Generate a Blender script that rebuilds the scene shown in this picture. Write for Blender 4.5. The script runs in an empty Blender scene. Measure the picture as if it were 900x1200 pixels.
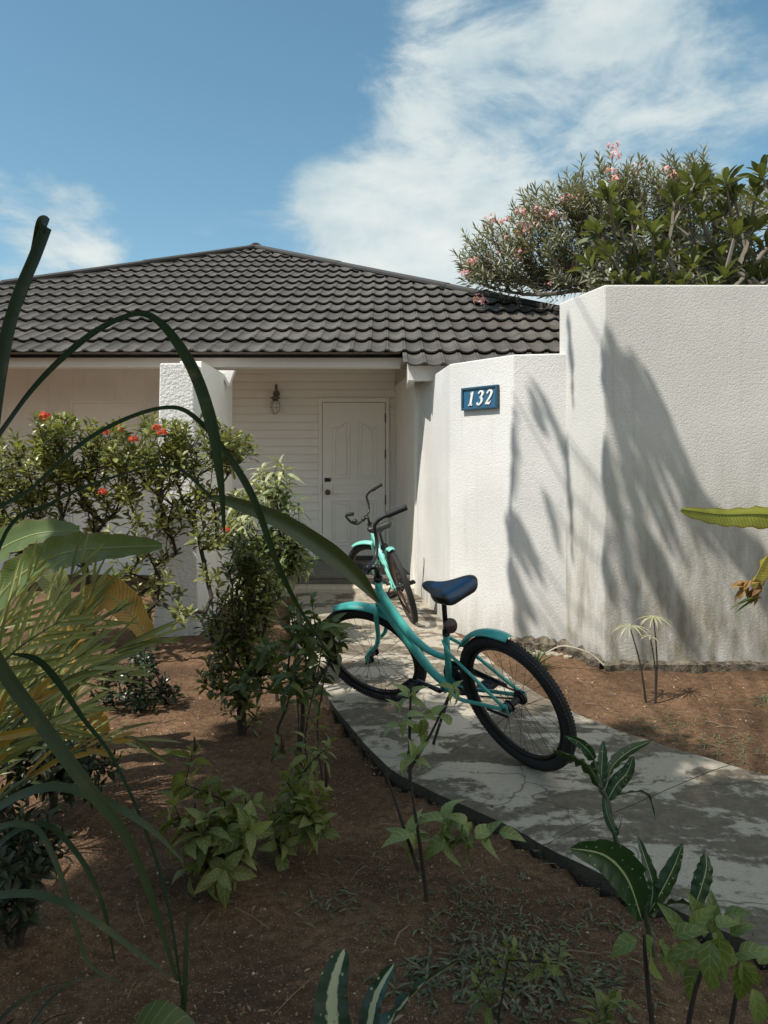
import bpy, math, random
import numpy as np
from mathutils import Vector, Matrix
random.seed(7); RNG=np.random.default_rng(7)
R=math.radians
S=bpy.context.scene
# ---------------------------------------------------------------- camera, world, sun, exposure
F=872.4; YH=541.6; CH=1.41
cd=bpy.data.cameras.new('camera'); cam=bpy.data.objects.new('camera',cd); S.collection.objects.link(cam)
cam.location=(0,0,CH); cam.rotation_euler=(R(90),0,0)
cd.sensor_fit='VERTICAL'; cd.sensor_height=36; cd.sensor_width=27; cd.lens=F/1200*36; cd.shift_y=(YH-600)/1200
cd.clip_start=.02; cd.clip_end=2000; S.camera=cam
SUN=Vector((-.47,-.30,.83)).normalized()
def world():
    w=bpy.data.worlds.new('World'); S.world=w; w.use_nodes=True; nt=w.node_tree; n=nt.nodes; l=nt.links; n.clear()
    out=n.new('ShaderNodeOutputWorld'); bg=n.new('ShaderNodeBackground'); bg.inputs[1].default_value=.106
    sky=n.new('ShaderNodeTexSky'); sky.sky_type='NISHITA'; sky.sun_disc=False
    sky.sun_elevation=math.asin(SUN.z); sky.sun_rotation=math.atan2(SUN.x,SUN.y)
    sky.air_density=1.0; sky.dust_density=.6; sky.ozone_density=1.6; sky.altitude=0
    hs=n.new('ShaderNodeHueSaturation'); hs.inputs['Hue'].default_value=.474; hs.inputs['Saturation'].default_value=1.06; hs.inputs['Value'].default_value=1.08
    l.new(sky.outputs[0],hs.inputs['Color'])
    tc=n.new('ShaderNodeTexCoord'); 
    def dirv(px,py): return Vector(((px-450)/F,1,(YH-py)/F)).normalized()
    def vm(op,a,b=None):
        x=n.new('ShaderNodeVectorMath'); x.operation=op
        l.new(a,x.inputs[0])
        if b is not None: x.inputs[1].default_value=b
        return x
    def mt(op,a,b):
        x=n.new('ShaderNodeMath'); x.operation=op
        for i,v in enumerate((a,b)):
            if isinstance(v,(int,float)): x.inputs[i].default_value=v
            else: l.new(v,x.inputs[i])
        return x.outputs[0]
    def mr(v,a,b,c,d,sm=True):
        x=n.new('ShaderNodeMapRange'); x.interpolation_type='SMOOTHSTEP' if sm else 'LINEAR'
        l.new(v,x.inputs[0])
        for i,q in zip((1,2,3,4),(a,b,c,d)): x.inputs[i].default_value=q
        return x.outputs[0]
    D=tc.outputs['Generated']
    mp=n.new('ShaderNodeMapping'); mp.inputs['Rotation'].default_value=(0,R(28),0); mp.inputs['Scale'].default_value=(1.0,1.0,2.1)
    l.new(D,mp.inputs[0])
    nz=n.new('ShaderNodeTexNoise'); nz.inputs['Scale'].default_value=5.2; nz.inputs['Detail'].default_value=12; nz.inputs['Roughness'].default_value=.60; nz.inputs['Distortion'].default_value=.25
    l.new(mp.outputs[0],nz.inputs['Vector'])
    # edge of the main cloud bank (upper left to lower left)
    A=dirv(415,0); B=dirv(330,330); pn=A.cross(B).normalized()
    if pn.x<0: pn=-pn
    e=vm('DOT_PRODUCT',D,pn).outputs['Value']
    e1=mr(e,-.06,.12,-.36,.235)
    def blob(px,py,r,amt):
        d=vm('DISTANCE',D,dirv(px,py)).outputs['Value']
        return mr(d,0,r,amt,0)
    t=mt('ADD',mt('MULTIPLY_ADD' if 0 else 'ADD',mt('MULTIPLY',nz.outputs['Fac'],1.45),-.235),e1)
    for b in ((25,300,.16,.42),(120,275,.13,.32),(330,290,.20,.28),(480,240,.25,.12),(380,205,.09,.22),(560,60,.35,.05),(560,350,.3,.16)): t=mt('ADD',t,blob(*b))
    # clearer blue low on the far right
    t=mt('SUBTRACT',t,blob(880,250,.30,.16))
    t=mt('SUBTRACT',t,blob(600,190,.10,.05))
    # unseen cloud cover added behind the camera to turn the fill light neutral
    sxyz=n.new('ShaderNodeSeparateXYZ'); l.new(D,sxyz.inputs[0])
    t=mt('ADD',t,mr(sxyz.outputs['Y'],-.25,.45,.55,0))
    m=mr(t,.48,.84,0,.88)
    nz2=n.new('ShaderNodeTexNoise'); nz2.inputs['Scale'].default_value=7; nz2.inputs['Detail'].default_value=6; l.new(mp.outputs[0],nz2.inputs['Vector'])
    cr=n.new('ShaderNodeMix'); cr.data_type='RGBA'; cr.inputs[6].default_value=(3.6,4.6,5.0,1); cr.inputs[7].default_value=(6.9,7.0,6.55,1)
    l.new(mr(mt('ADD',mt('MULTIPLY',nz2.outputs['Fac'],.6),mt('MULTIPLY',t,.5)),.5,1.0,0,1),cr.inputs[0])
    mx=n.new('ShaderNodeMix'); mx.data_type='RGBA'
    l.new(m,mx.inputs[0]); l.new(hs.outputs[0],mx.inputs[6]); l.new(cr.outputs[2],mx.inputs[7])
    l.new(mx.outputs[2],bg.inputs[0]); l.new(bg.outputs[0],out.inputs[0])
world()
sd=bpy.data.lights.new('sun','SUN'); sd.energy=4.6; sd.angle=R(.6); sd.color=(1,.94,.85)
so=bpy.data.objects.new('sun',sd); S.collection.objects.link(so); so.location=SUN*30
so.rotation_euler=SUN.to_track_quat('Z','Y').to_euler()
S.view_settings.view_transform='Standard'; S.view_settings.look='None'; S.view_settings.exposure=0.36; S.view_settings.gamma=1
S.cycles.max_bounces=8; S.cycles.diffuse_bounces=5; S.cycles.transparent_max_bounces=8

# ---------------------------------------------------------------- helpers
def W(px,py,D): return Vector(((px-450)/F*D, D, CH+(YH-py)/F*D))
def G(px,py,z=0):
    D=F*(CH-z)/(py-YH); return Vector(((px-450)/F*D,D,z))
class M:
    def __init__(s): s.v=[];s.f=[];s.u=[];s.n=0
    def add(s,v,f,u=None):
        v=np.asarray(v,float).reshape(-1,3); f=np.asarray(f)
        s.v.append(v); s.f.append(f+s.n); s.u.append(np.zeros((len(v),2)) if u is None else np.asarray(u,float)); s.n+=len(v)
    def polys(s,v,faces,u=None):
        base=s.n; v=np.asarray(v,float); s.v.append(v); s.u.append(np.zeros((len(v),2)) if u is None else u); s.n+=len(v)
        for f in faces: s.f.append(np.array([f])+base)
    def box(s,a,b,rot=None,org=None):
        a=Vector(a);b=Vector(b)
        v=[(x,y,z) for x in (a.x,b.x) for y in (a.y,b.y) for z in (a.z,b.z)]
        if rot is not None:
            o=Vector(org) if org is not None else (a+b)/2
            v=[tuple(rot@(Vector(p)-o)+o) for p in v]
        s.add(v,[(0,1,3,2),(4,6,7,5),(0,4,5,1),(2,3,7,6),(0,2,6,4),(1,5,7,3)])
    def tube(s,P,r,k=8,cap=True,flat=1.0):
        P=[Vector(p) for p in P]; m=len(P)
        rr=r if hasattr(r,'__len__') else [r]*m
        up=None; rings=[]
        for i in range(m):
            t=(P[min(i+1,m-1)]-P[max(i-1,0)])
            if t.length<1e-9: t=Vector((0,0,1))
            t.normalize()
            if up is None:
                up=Vector((0,0,1)) if abs(t.z)<.9 else Vector((1,0,0))
            a=(up-t*up.dot(t)); 
            if a.length<1e-6: a=t.orthogonal()
            a.normalize(); up=a; b=t.cross(a)
            for j in range(k):
                th=2*math.pi*j/k; rings.append(P[i]+(a*math.cos(th)*flat+b*math.sin(th))*rr[i])
        f=[(i*k+j,i*k+(j+1)%k,(i+1)*k+(j+1)%k,(i+1)*k+j) for i in range(m-1) for j in range(k)]
        u=[(j/k,i/max(1,m-1)) for i in range(m) for j in range(k)]
        n0=s.n; s.add([tuple(p) for p in rings],f,u)
        if cap:
            s.f.append(np.array([list(range(k))[::-1]])+n0); s.f.append(np.array([[(m-1)*k+j for j in range(k)]])+n0)
    def torus(s,c,R_,r,ax='y',n=48,k=10,T=None,rz=None):
        v=[];f=[]
        for i in range(n):
            a=2*math.pi*i/n
            for j in range(k):
                b=2*math.pi*j/k
                rad=R_+r*math.cos(b); v.append((c[0]+rad*math.cos(a),c[1]+(rz or r)*math.sin(b),c[2]+rad*math.sin(a)))
        f=[(i*k+j,i*k+(j+1)%k,((i+1)%n)*k+(j+1)%k,((i+1)%n)*k+j) for i in range(n) for j in range(k)]
        s.add(v,f)
    def lathe(s,prof,c=(0,0,0),k=16,axis=None):
        v=[];m=len(prof)
        q=Vector(axis).to_track_quat('Z','Y').to_matrix() if axis is not None else Matrix.Identity(3)
        for r,z in prof:
            for j in range(k):
                a=2*math.pi*j/k; v.append(tuple(q@Vector((r*math.cos(a),r*math.sin(a),z))+Vector(c)))
        s.add(v,[(i*k+j,i*k+(j+1)%k,(i+1)*k+(j+1)%k,(i+1)*k+j) for i in range(m-1) for j in range(k)])
    def tf(s,fn):
        s.v=[np.array([tuple(fn(Vector(p))) for p in a]) for a in s.v]; return s
    def blade(s,P,w,side=None,fold=.15,twist=0,wave=0,ph=0,tilt=-.5):
        """a long leaf along spine P with full widths w"""
        P=[Vector(p) for p in P]; m=len(P); v=[];u=[]
        sd=Vector(side).normalized() if (side is not None and side!='view') else None
        for i in range(m):
            t=(P[min(i+1,m-1)]-P[max(i-1,0)]).normalized()
            if side=='view':
                sd=Vector((t.z,0,-t.x)); sd=sd if sd.length>.05 else (lastsd if i else Vector((1,0,0))); sd=sd.normalized(); lastsd=sd.copy(); sd=(sd+Vector((0,tilt,0))).normalized()
            if sd is None: sd=t.cross(Vector((0,0,1))); sd=sd if sd.length>.01 else Vector((1,0,0))
            q=(sd-t*sd.dot(t)).normalized(); nn=q.cross(t).normalized()
            if twist:
                q=Matrix.Rotation(twist*i/(m-1),3,t)@q; nn=q.cross(t).normalized()
            h=w[i]/2; wv=wave*math.sin(i*1.9+ph)*h
            for k_,c in enumerate((-1,-.5,0,.5,1)):
                zz=abs(c)*fold*h*2*.5+ (wv*(1 if c>0 else -1) if abs(c)==1 else 0)
                v.append(tuple(P[i]+q*c*h+nn*zz)); u.append(((c+1)/2,i/(m-1)))
        f=[(i*5+j,i*5+j+1,(i+1)*5+j+1,(i+1)*5+j) for i in range(m-1) for j in range(4)]
        s.add(v,f,u)
    def leaves(s,P,D,N,L,Wd,droop=.2,fold=.25,k=4,shape='ell'):
        P=np.asarray(P,float).reshape(-1,3); n=len(P)
        if n==0: return
        D=np.asarray(D,float).reshape(-1,3)*np.ones((n,1)); N=np.asarray(N,float).reshape(-1,3)*np.ones((n,1))
        L=np.ones(n)*L; Wd=np.ones(n)*Wd; dr=np.ones(n)*droop
        D=D/np.linalg.norm(D,axis=1)[:,None].clip(1e-6); sd=np.cross(D,N); ln=np.linalg.norm(sd,axis=1); bad=ln<1e-3
        sd[bad]=np.cross(D[bad],[1,.3,.2]); sd/=np.linalg.norm(sd,axis=1)[:,None]; nn=np.cross(sd,D)
        t=np.linspace(0,1,k+1)
        if shape=='ell': w=np.sin(np.pi*np.clip(t,.0,1)**.85)**.8; w[0]=.12; w[-1]=.03
        elif shape=='ob': w=np.sin(np.pi*np.clip(t,0,1)**1.7)**.75; w[0]=.10; w[-1]=.30
        elif shape=='ov': w=np.sin(np.pi*t**.62)**.9; w[0]=.1; w[-1]=.02
        else: w=np.sin(np.pi*t**.7)**.6; w[0]=.25; w[-1]=.02
        V=np.zeros((n,k+1,3,3)); U=np.zeros((n,k+1,3,2))
        for i,ti in enumerate(t):
            c=P+D*(L*ti)[:,None]*(1-.25*dr*ti)[:,None]-nn*(dr*L*ti*ti)[:,None]
            h=(Wd/2*w[i])[:,None]
            V[:,i,0]=c-sd*h+nn*h*fold; V[:,i,1]=c; V[:,i,2]=c+sd*h+nn*h*fold
            U[:,i,0]=(0,ti);U[:,i,1]=(.5,ti);U[:,i,2]=(1,ti)
        f=[]
        for i in range(k):
            for j in range(2): f.append((i*3+j,i*3+j+1,(i+1)*3+j+1,(i+1)*3+j))
        f=np.array(f); st=(k+1)*3
        Fc=(f[None]+(np.arange(n)*st)[:,None,None]).reshape(-1,4)
        s.add(V.reshape(-1,3),Fc,U.reshape(-1,2))
    def build(s,name,mat,parent=None,smooth=False,bevel=0,bseg=2):
        me=bpy.data.meshes.new(name); v=np.concatenate(s.v); fs=[]
        for a in s.f: fs+=a.tolist()
        me.from_pydata(v.tolist(),[],fs)
        u=np.concatenate(s.u)
        if np.any(u):
            uv=me.uv_layers.new(name='UVMap'); li=np.empty(len(me.loops),np.int32); me.loops.foreach_get('vertex_index',li)
            uv.data.foreach_set('uv',u[li].astype(np.float32).ravel())
        if smooth: me.polygons.foreach_set('use_smooth',[True]*len(me.polygons))
        me.materials.append(mat); me.update()
        o=bpy.data.objects.new(name,me); S.collection.objects.link(o)
        if parent: o.parent=parent
        if bevel:
            b=o.modifiers.new('bevel','BEVEL'); b.width=bevel; b.segments=bseg; b.limit_method='ANGLE'; b.angle_limit=R(40)
        return o
def tag(o,label=None,cat=None,group=None,kind=None):
    if label:o['label']=label
    if cat:o['category']=cat
    if group:o['group']=group
    if kind:o['kind']=kind
    return o
def thing(name,label,cat,loc=(0,0,0),group=None,rot=(0,0,0)):
    o=bpy.data.objects.new(name,None); S.collection.objects.link(o); o.location=loc; o.rotation_euler=rot; o.empty_display_size=.1
    return tag(o,label,cat,group)
def shift(m,loc):
    l=np.array(tuple(loc)); m.v=[a-l for a in m.v]; return m
def smoothpts(P,n=6):
    P=[Vector(p) for p in P]; out=[]
    for i in range(len(P)-1):
        a=P[max(i-1,0)];b=P[i];c=P[i+1];d=P[min(i+2,len(P)-1)]
        for j in range(n):
            t=j/n; out.append(.5*((2*b)+(c-a)*t+(2*a-5*b+4*c-d)*t*t+(3*b-a-3*c+d)*t**3))
    out.append(P[-1]); return out
def interp(w,m):
    return list(np.interp(np.linspace(0,len(w)-1,m),range(len(w)),w))

# ---------------------------------------------------------------- materials
MATS={}
def mat(name,fn):
    if name in MATS: return MATS[name]
    m=bpy.data.materials.new(name); m.use_nodes=True; nt=m.node_tree; b=nt.nodes['Principled BSDF']; fn(nt,b); MATS[name]=m; return m
def nd(nt,t,**k):
    x=nt.nodes.new(t)
    for a,v in k.items():
        if a.startswith('i_'): x.inputs[a[2:].replace('_',' ')].default_value=v
        else: setattr(x,a,v)
    return x
def rgb(c): return (c[0],c[1],c[2],1)
def mixc(nt,fac,a,b,mode='MIX'):
    x=nt.nodes.new('ShaderNodeMix'); x.data_type='RGBA'; x.blend_type=mode
    for i,v in ((0,fac),(6,a),(7,b)):
        if isinstance(v,(int,float)): x.inputs[i].default_value=v
        elif isinstance(v,tuple): x.inputs[i].default_value=rgb(v)
        else: nt.links.new(v,x.inputs[i])
    return x.outputs[2]
def noise(nt,sc,det=4,rough=.5,co=None,dist=0,scale=None):
    x=nd(nt,'ShaderNodeTexNoise'); x.inputs['Scale'].default_value=sc; x.inputs['Detail'].default_value=det; x.inputs['Roughness'].default_value=rough; x.inputs['Distortion'].default_value=dist
    c=co
    if c is None: c=nd(nt,'ShaderNodeNewGeometry').outputs['Position']
    if scale:
        mp=nd(nt,'ShaderNodeMapping'); mp.inputs['Scale'].default_value=scale; nt.links.new(c,mp.inputs[0]); c=mp.outputs[0]
    nt.links.new(c,x.inputs['Vector'])
    return x.outputs['Fac']
def ramp(nt,v,a,b,c=0,d=1,sm=True):
    x=nd(nt,'ShaderNodeMapRange'); x.interpolation_type='SMOOTHSTEP' if sm else 'LINEAR'; nt.links.new(v,x.inputs[0])
    for i,q in zip((1,2,3,4),(a,b,c,d)): x.inputs[i].default_value=q
    return x.outputs[0]
def mth(nt,op,a,b=0):
    x=nd(nt,'ShaderNodeMath',operation=op)
    for i,v in enumerate((a,b)):
        if isinstance(v,(int,float)): x.inputs[i].default_value=v
        else: nt.links.new(v,x.inputs[i])
    return x.outputs[0]
def bump(nt,b,h,dist=.01,st=1):
    x=nd(nt,'ShaderNodeBump'); x.inputs['Distance'].default_value=dist; x.inputs['Strength'].default_value=st
    nt.links.new(h,x.inputs['Height']); nt.links.new(x.outputs[0],b.inputs['Normal'])
def simple(name,c,rough=.5,metal=0,spec=.5,var=.12,coat=0,sc=30):
    def fn(nt,b):
        f=noise(nt,sc,4)
        nt.links.new(mixc(nt,f,tuple(x*(1-var) for x in c),tuple(min(1,x*(1+var)) for x in c)),b.inputs['Base Color'])
        b.inputs['Roughness'].default_value=rough; b.inputs['Metallic'].default_value=metal; b.inputs['Specular IOR Level'].default_value=spec
        if coat: b.inputs['Coat Weight'].default_value=coat; b.inputs['Coat Roughness'].default_value=.15
        if rough<.6: nt.links.new(ramp(nt,noise(nt,sc*2,3),.3,.7,rough*.8,rough*1.25),b.inputs['Roughness'])
    return mat(name,fn)
def stucco(name,c,dirtz0,dirtz1,grain=150,dist=.006,dirt=(.20,.18,.12),amt=.75):
    def fn(nt,b):
        g=nd(nt,'ShaderNodeNewGeometry'); sep=nd(nt,'ShaderNodeSeparateXYZ'); nt.links.new(g.outputs['Position'],sep.inputs[0])
        n1=noise(nt,1.1,5,.6); n2=noise(nt,9,5,.65,scale=(1,1,.25)); n3=noise(nt,60,4,.6)
        z=ramp(nt,sep.outputs['Z'],dirtz0,dirtz1,1,0,False)
        d=mth(nt,'MULTIPLY',z,ramp(nt,mth(nt,'ADD',mth(nt,'MULTIPLY',n2,.7),mth(nt,'MULTIPLY',n1,.5)),.35,.85,0,1.25))
        d=mth(nt,'MULTIPLY',d,amt)
        base=mixc(nt,ramp(nt,n1,.3,.7),tuple(x*.86 for x in c),c)
        base=mixc(nt,ramp(nt,n3,.35,.6,.10,0),base,(.35,.34,.30))
        # thin rain streaks from the top edge
        st=noise(nt,14,4,.6,scale=(1,1,.05))
        base=mixc(nt,ramp(nt,st,.55,.78,0,.32),base,(.38,.37,.32))
        nt.links.new(mixc(nt,d,base,dirt),b.inputs['Base Color']); b.inputs['Roughness'].default_value=.9; b.inputs['Specular IOR Level'].default_value=.2
        vo=nd(nt,'ShaderNodeTexVoronoi'); vo.feature='SMOOTH_F1'; vo.inputs['Scale'].default_value=grain*.55; nt.links.new(g.outputs['Position'],vo.inputs['Vector'])
        h=mth(nt,'ADD',mth(nt,'MULTIPLY',noise(nt,grain,1,.8),.7),mth(nt,'MULTIPLY',vo.outputs['Distance'],-.9)); bump(nt,b,h,dist,.75)
    return mat(name,fn)
def leafmat(name,c1,c2,trans=.35,rough=.42,spec=.45,vein=None,midrib=None,spots=None,brown=0,stripe=0,edge=None,lines=0):
    def fn(nt,b):
        g=nd(nt,'ShaderNodeNewGeometry'); f=g.outputs['Random Per Island']
        col=mixc(nt,f,c1,c2)
        n=noise(nt,14,3); col=mixc(nt,ramp(nt,n,.3,.7,0,.35),col,tuple(x*.6 for x in c1))
        uvn=nd(nt,'ShaderNodeUVMap'); sp=nd(nt,'ShaderNodeSeparateXYZ'); nt.links.new(uvn.outputs[0],sp.inputs[0])
        au=mth(nt,'ABSOLUTE',mth(nt,'SUBTRACT',sp.outputs['X'],.5))
        if brown:
            n2=noise(nt,6,4,.6); col=mixc(nt,ramp(nt,n2,.60-brown*.2,.68,0,.8),col,(.16,.075,.02))
        if stripe:
            wv=nd(nt,'ShaderNodeMath',operation='SINE'); nt.links.new(mth(nt,'MULTIPLY',mth(nt,'ADD',sp.outputs['Y'],mth(nt,'MULTIPLY',au,.12)),stripe),wv.inputs[0])
            col=mixc(nt,ramp(nt,wv.outputs[0],-.2,1,0,.28),col,tuple(min(1,x*1.9) for x in c2))
        if vein:
            wv=nd(nt,'ShaderNodeMath',operation='SINE'); nt.links.new(mth(nt,'MULTIPLY',mth(nt,'SUBTRACT',sp.outputs['Y'],mth(nt,'MULTIPLY',au,.5)),vein),wv.inputs[0])
            col=mixc(nt,ramp(nt,wv.outputs[0],.86,1,0,.35),col,tuple(min(1,x*2.2) for x in c2))
        if midrib:
            wd,mc,rag=midrib
            w=mth(nt,'ADD',au,mth(nt,'MULTIPLY',mth(nt,'SUBTRACT',noise(nt,70,2),.5),rag))
            col=mixc(nt,ramp(nt,w,wd*.8,wd*1.2,1,0),col,mc)
        else:
            col=mixc(nt,ramp(nt,au,.0,.035,.4,0),col,tuple(min(1,x*1.8) for x in c2))
        if spots:
            v=nd(nt,'ShaderNodeTexVoronoi'); v.inputs['Scale'].default_value=spots[0]; nt.links.new(g.outputs['Position'],v.inputs['Vector'])
            col=mixc(nt,ramp(nt,v.outputs['Distance'],spots[1]*.7,spots[1],1,0),col,spots[2])
        if lines:
            wv=nd(nt,'ShaderNodeMath',operation='SINE'); nt.links.new(mth(nt,'MULTIPLY',sp.outputs['X'],lines),wv.inputs[0])
            col=mixc(nt,ramp(nt,wv.outputs[0],.2,1,0,.55),col,tuple(min(1,x*2.0) for x in c2))
            col=mixc(nt,ramp(nt,noise(nt,9,5,.7),.56,.72,0,.5),col,(.16,.13,.06))
        if edge:
            col=mixc(nt,ramp(nt,au,.40,.48,0,.8),col,edge)
        nt.links.new(col,b.inputs['Base Color']); b.inputs['Roughness'].default_value=rough; b.inputs['Specular IOR Level'].default_value=spec
        tr=nd(nt,'ShaderNodeBsdfTranslucent'); nt.links.new(mixc(nt,1.0,col,(1.25,1.2,.5),'MULTIPLY'),tr.inputs[0])
        ms=nd(nt,'ShaderNodeMixShader'); ms.inputs[0].default_value=trans
        nt.links.new(b.outputs[0],ms.inputs[1]); nt.links.new(tr.outputs[0],ms.inputs[2])
        nt.links.new(ms.outputs[0],nt.nodes['Material Output'].inputs[0])
    return mat(name,fn)
BARK=lambda: simple('bark',(.07,.055,.042),.9,var=.35,sc=40)
DARKBARK=lambda: simple('dark_bark',(.035,.026,.02),.9,var=.35,sc=40)
GREENSTEM=lambda: simple('green_stem',(.07,.10,.03),.6,var=.3)

# ---------------------------------------------------------------- ground
PL=[(-1.0,9.0),(-.95,8.2),(-.9,7.2),(-.75,6.15),(-.38,4.64),(-.02,3.56),(.22,3.2),(.46,2.95),(.66,2.68),(1.085,2.2),(1.75,1.65),(2.6,1.1),(3.6,.6)]
PR=[(.33,9.0),(.30,8.25),(.41,7.7),(.56,6.37),(.74,5.5),(.87,4.8),(1.07,4.24),(1.32,3.84),(1.74,3.37),(2.3,2.85),(3.0,2.3),(3.9,1.7),(5.0,1.1)]
def dense(P,n=8):
    q=smoothpts([(a,b,0) for a,b in P],n); return [(v.x,v.y) for v in q]
PLd=dense(PL); PRd=dense(PR)
def path_side(x,y):
    """signed distance-like: <0 left of path, 0..1 inside, >1 right"""
    a=np.array(PLd); b=np.array(PRd)
    da=np.hypot(a[:,0]-x,a[:,1]-y); db=np.hypot(b[:,0]-x,b[:,1]-y); i=da.argmin(); j=db.argmin()
    ta=a[min(i+1,len(a)-1)]-a[max(i-1,0)]; ca=ta[0]*(y-a[i][1])-ta[1]*(x-a[i][0])
    tb=b[min(j+1,len(b)-1)]-b[max(j-1,0)]; cb=tb[0]*(y-b[j][1])-tb[1]*(x-b[j][0])
    # walking towards the camera: left-of-image side gives ca<0
    return (-da[i] if ca<0 else da[i]),(db[j] if cb>0 else -db[j])
def nz(x,y,s=1.0):
    return (math.sin(x*3.1*s+1.3)*math.cos(y*2.7*s+.4)+.5*math.sin(x*7.3*s+y*5.1*s)+.3*math.sin(x*13*s-y*11*s+2))/1.8
def soil_z(x,y):
    if y>9 or y<.4 or abs(x)>6: return -.06
    l,r=path_side(x,y)
    if r>0: # right of path
        e=min(1,r/.35); return -.03*(1-e)+(-.035+.02*nz(x,y)-.01)*e - .0
    if l<0:
        e=min(1,-l/.5); return (-.045+.014*nz(x*3,y*3))*(1-e)+(-.045+.022*nz(x,y)+.008*nz(x*4,y*4))*e
    return -.12
def grounds():
    def soilfn(nt,b):
        g=nd(nt,'ShaderNodeNewGeometry'); p=g.outputs['Position']
        n1=noise(nt,1.6,6,.65); n2=noise(nt,190,3,.7); n3=noise(nt,26,5,.65)
        c=mixc(nt,ramp(nt,n1,.3,.7),(.135,.082,.048),(.38,.225,.125))
        c=mixc(nt,ramp(nt,n3,.35,.7,0,.75),c,(.090,.054,.032))
        c=mixc(nt,ramp(nt,n2,.35,.65,.55,0),c,(.05,.03,.02))
        v=nd(nt,'ShaderNodeTexVoronoi'); v.inputs['Scale'].default_value=150; nt.links.new(p,v.inputs['Vector'])
        rc=nd(nt,'ShaderNodeSeparateColor'); nt.links.new(v.outputs['Color'],rc.inputs[0])
        sp=mth(nt,'MULTIPLY',ramp(nt,rc.outputs[0],.80,.84),ramp(nt,v.outputs['Distance'],.25,.45,1,0))
        c=mixc(nt,mth(nt,'MULTIPLY',sp,.8),c,(.42,.30,.21))
        nt.links.new(c,b.inputs['Base Color']); b.inputs['Roughness'].default_value=.95; b.inputs['Specular IOR Level'].default_value=.15
        h=mth(nt,'ADD',mth(nt,'MULTIPLY',v.outputs['Distance'],-.5),mth(nt,'ADD',n2,mth(nt,'MULTIPLY',n3,2.0))); bump(nt,b,h,.012,1)
    soil=mat('red_soil',soilfn)
    m=M()
    xs=sorted(set([-400,-150,-60,-25,-12,-8]+list(np.round(np.arange(-6,6.01,.06),3))+[8,12,25,60,150,400]))
    ys=sorted(set([-400,-150,-60,-25,-10,-4,-1.5,0]+list(np.round(np.arange(.4,9.01,.06),3))+[10,12,15,20,30,60,150,600]))
    v=[(x,y,soil_z(x,y)) for y in ys for x in xs]; nx=len(xs)
    m.add(v,[(j*nx+i,j*nx+i+1,(j+1)*nx+i+1,(j+1)*nx+i) for j in range(len(ys)-1) for i in range(nx-1)])
    o=m.build('ground',soil,smooth=True); tag(o,kind='structure')
    def concfn(nt,b):
        g=nd(nt,'ShaderNodeNewGeometry'); p=g.outputs['Position']
        n1=noise(nt,2.3,7,.62,dist=.6,scale=(.75,1.5,1)); n2=noise(nt,14,6,.7); n3=noise(nt,160,3,.6); n4=noise(nt,1.0,4,.5)
        pat=ramp(nt,mth(nt,'ADD',mth(nt,'MULTIPLY',n1,.80),mth(nt,'MULTIPLY',n2,.26)),.50,.56)
        dk=mixc(nt,ramp(nt,n2,.3,.7),(.105,.084,.056),(.215,.176,.124))
        dk=mixc(nt,ramp(nt,n4,.45,.65,0,.5),dk,(.17,.135,.09))
        lt=mixc(nt,n2,(.39,.345,.27),(.48,.43,.345))
        dk=mixc(nt,ramp(nt,noise(nt,38,5,.75),.42,.62,0,.55),dk,(.07,.065,.05))
        lt=mixc(nt,ramp(nt,noise(nt,22,5,.7),.5,.72,0,.5),lt,(.22,.21,.18))
        c=mixc(nt,pat,dk,lt)
        v=nd(nt,'ShaderNodeTexVoronoi'); v.inputs['Scale'].default_value=7; nt.links.new(p,v.inputs['Vector'])
        rc=nd(nt,'ShaderNodeSeparateColor'); nt.links.new(v.outputs['Color'],rc.inputs[0])
        sp=mth(nt,'MULTIPLY',ramp(nt,rc.outputs[0],.45,.5),ramp(nt,v.outputs['Distance'],.10,.14,1,0))
        c=mixc(nt,mth(nt,'MULTIPLY',sp,.75),c,(.14,.13,.11))
        # thin cracks / lines
        v2=nd(nt,'ShaderNodeTexVoronoi',feature='DISTANCE_TO_EDGE'); v2.inputs['Scale'].default_value=1.1
        mp=nd(nt,'ShaderNodeVectorMath',operation='ADD'); nt.links.new(p,mp.inputs[0])
        nn=nd(nt,'ShaderNodeTexNoise'); nn.inputs['Scale'].default_value=5; nt.links.new(p,nn.inputs['Vector']); 
        scn=nd(nt,'ShaderNodeVectorMath',operation='SCALE'); scn.inputs['Scale'].default_value=.25; nt.links.new(nn.outputs['Color'],scn.inputs[0]); nt.links.new(scn.outputs[0],mp.inputs[1])
        nt.links.new(mp.outputs[0],v2.inputs['Vector'])
        c=mixc(nt,ramp(nt,v2.outputs['Distance'],0,.008,.8,0),c,(.05,.045,.035))
        c=mixc(nt,ramp(nt,n3,.3,.6,.35,0),c,(.10,.09,.075))
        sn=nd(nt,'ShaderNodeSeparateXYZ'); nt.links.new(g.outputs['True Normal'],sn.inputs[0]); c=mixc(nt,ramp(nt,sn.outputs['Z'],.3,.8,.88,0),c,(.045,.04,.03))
        nt.links.new(c,b.inputs['Base Color'])
        nt.links.new(ramp(nt,pat,0,1,.75,.38),b.inputs['Roughness']); b.inputs['Specular IOR Level'].default_value=.45
        bump(nt,b,mth(nt,'ADD',mth(nt,'MULTIPLY',pat,.35),mth(nt,'ADD',n2,mth(nt,'MULTIPLY',n3,.5))),.006,.8)
    conc=mat('weathered_concrete',concfn)
    m=M(); n=len(PLd)
    cuts=[0,26,44,62,82,n-1]
    a=[Vector((x,y,0)) for x,y in PLd]; bb=[Vector((x,y,0)) for x,y in PRd]
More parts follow.
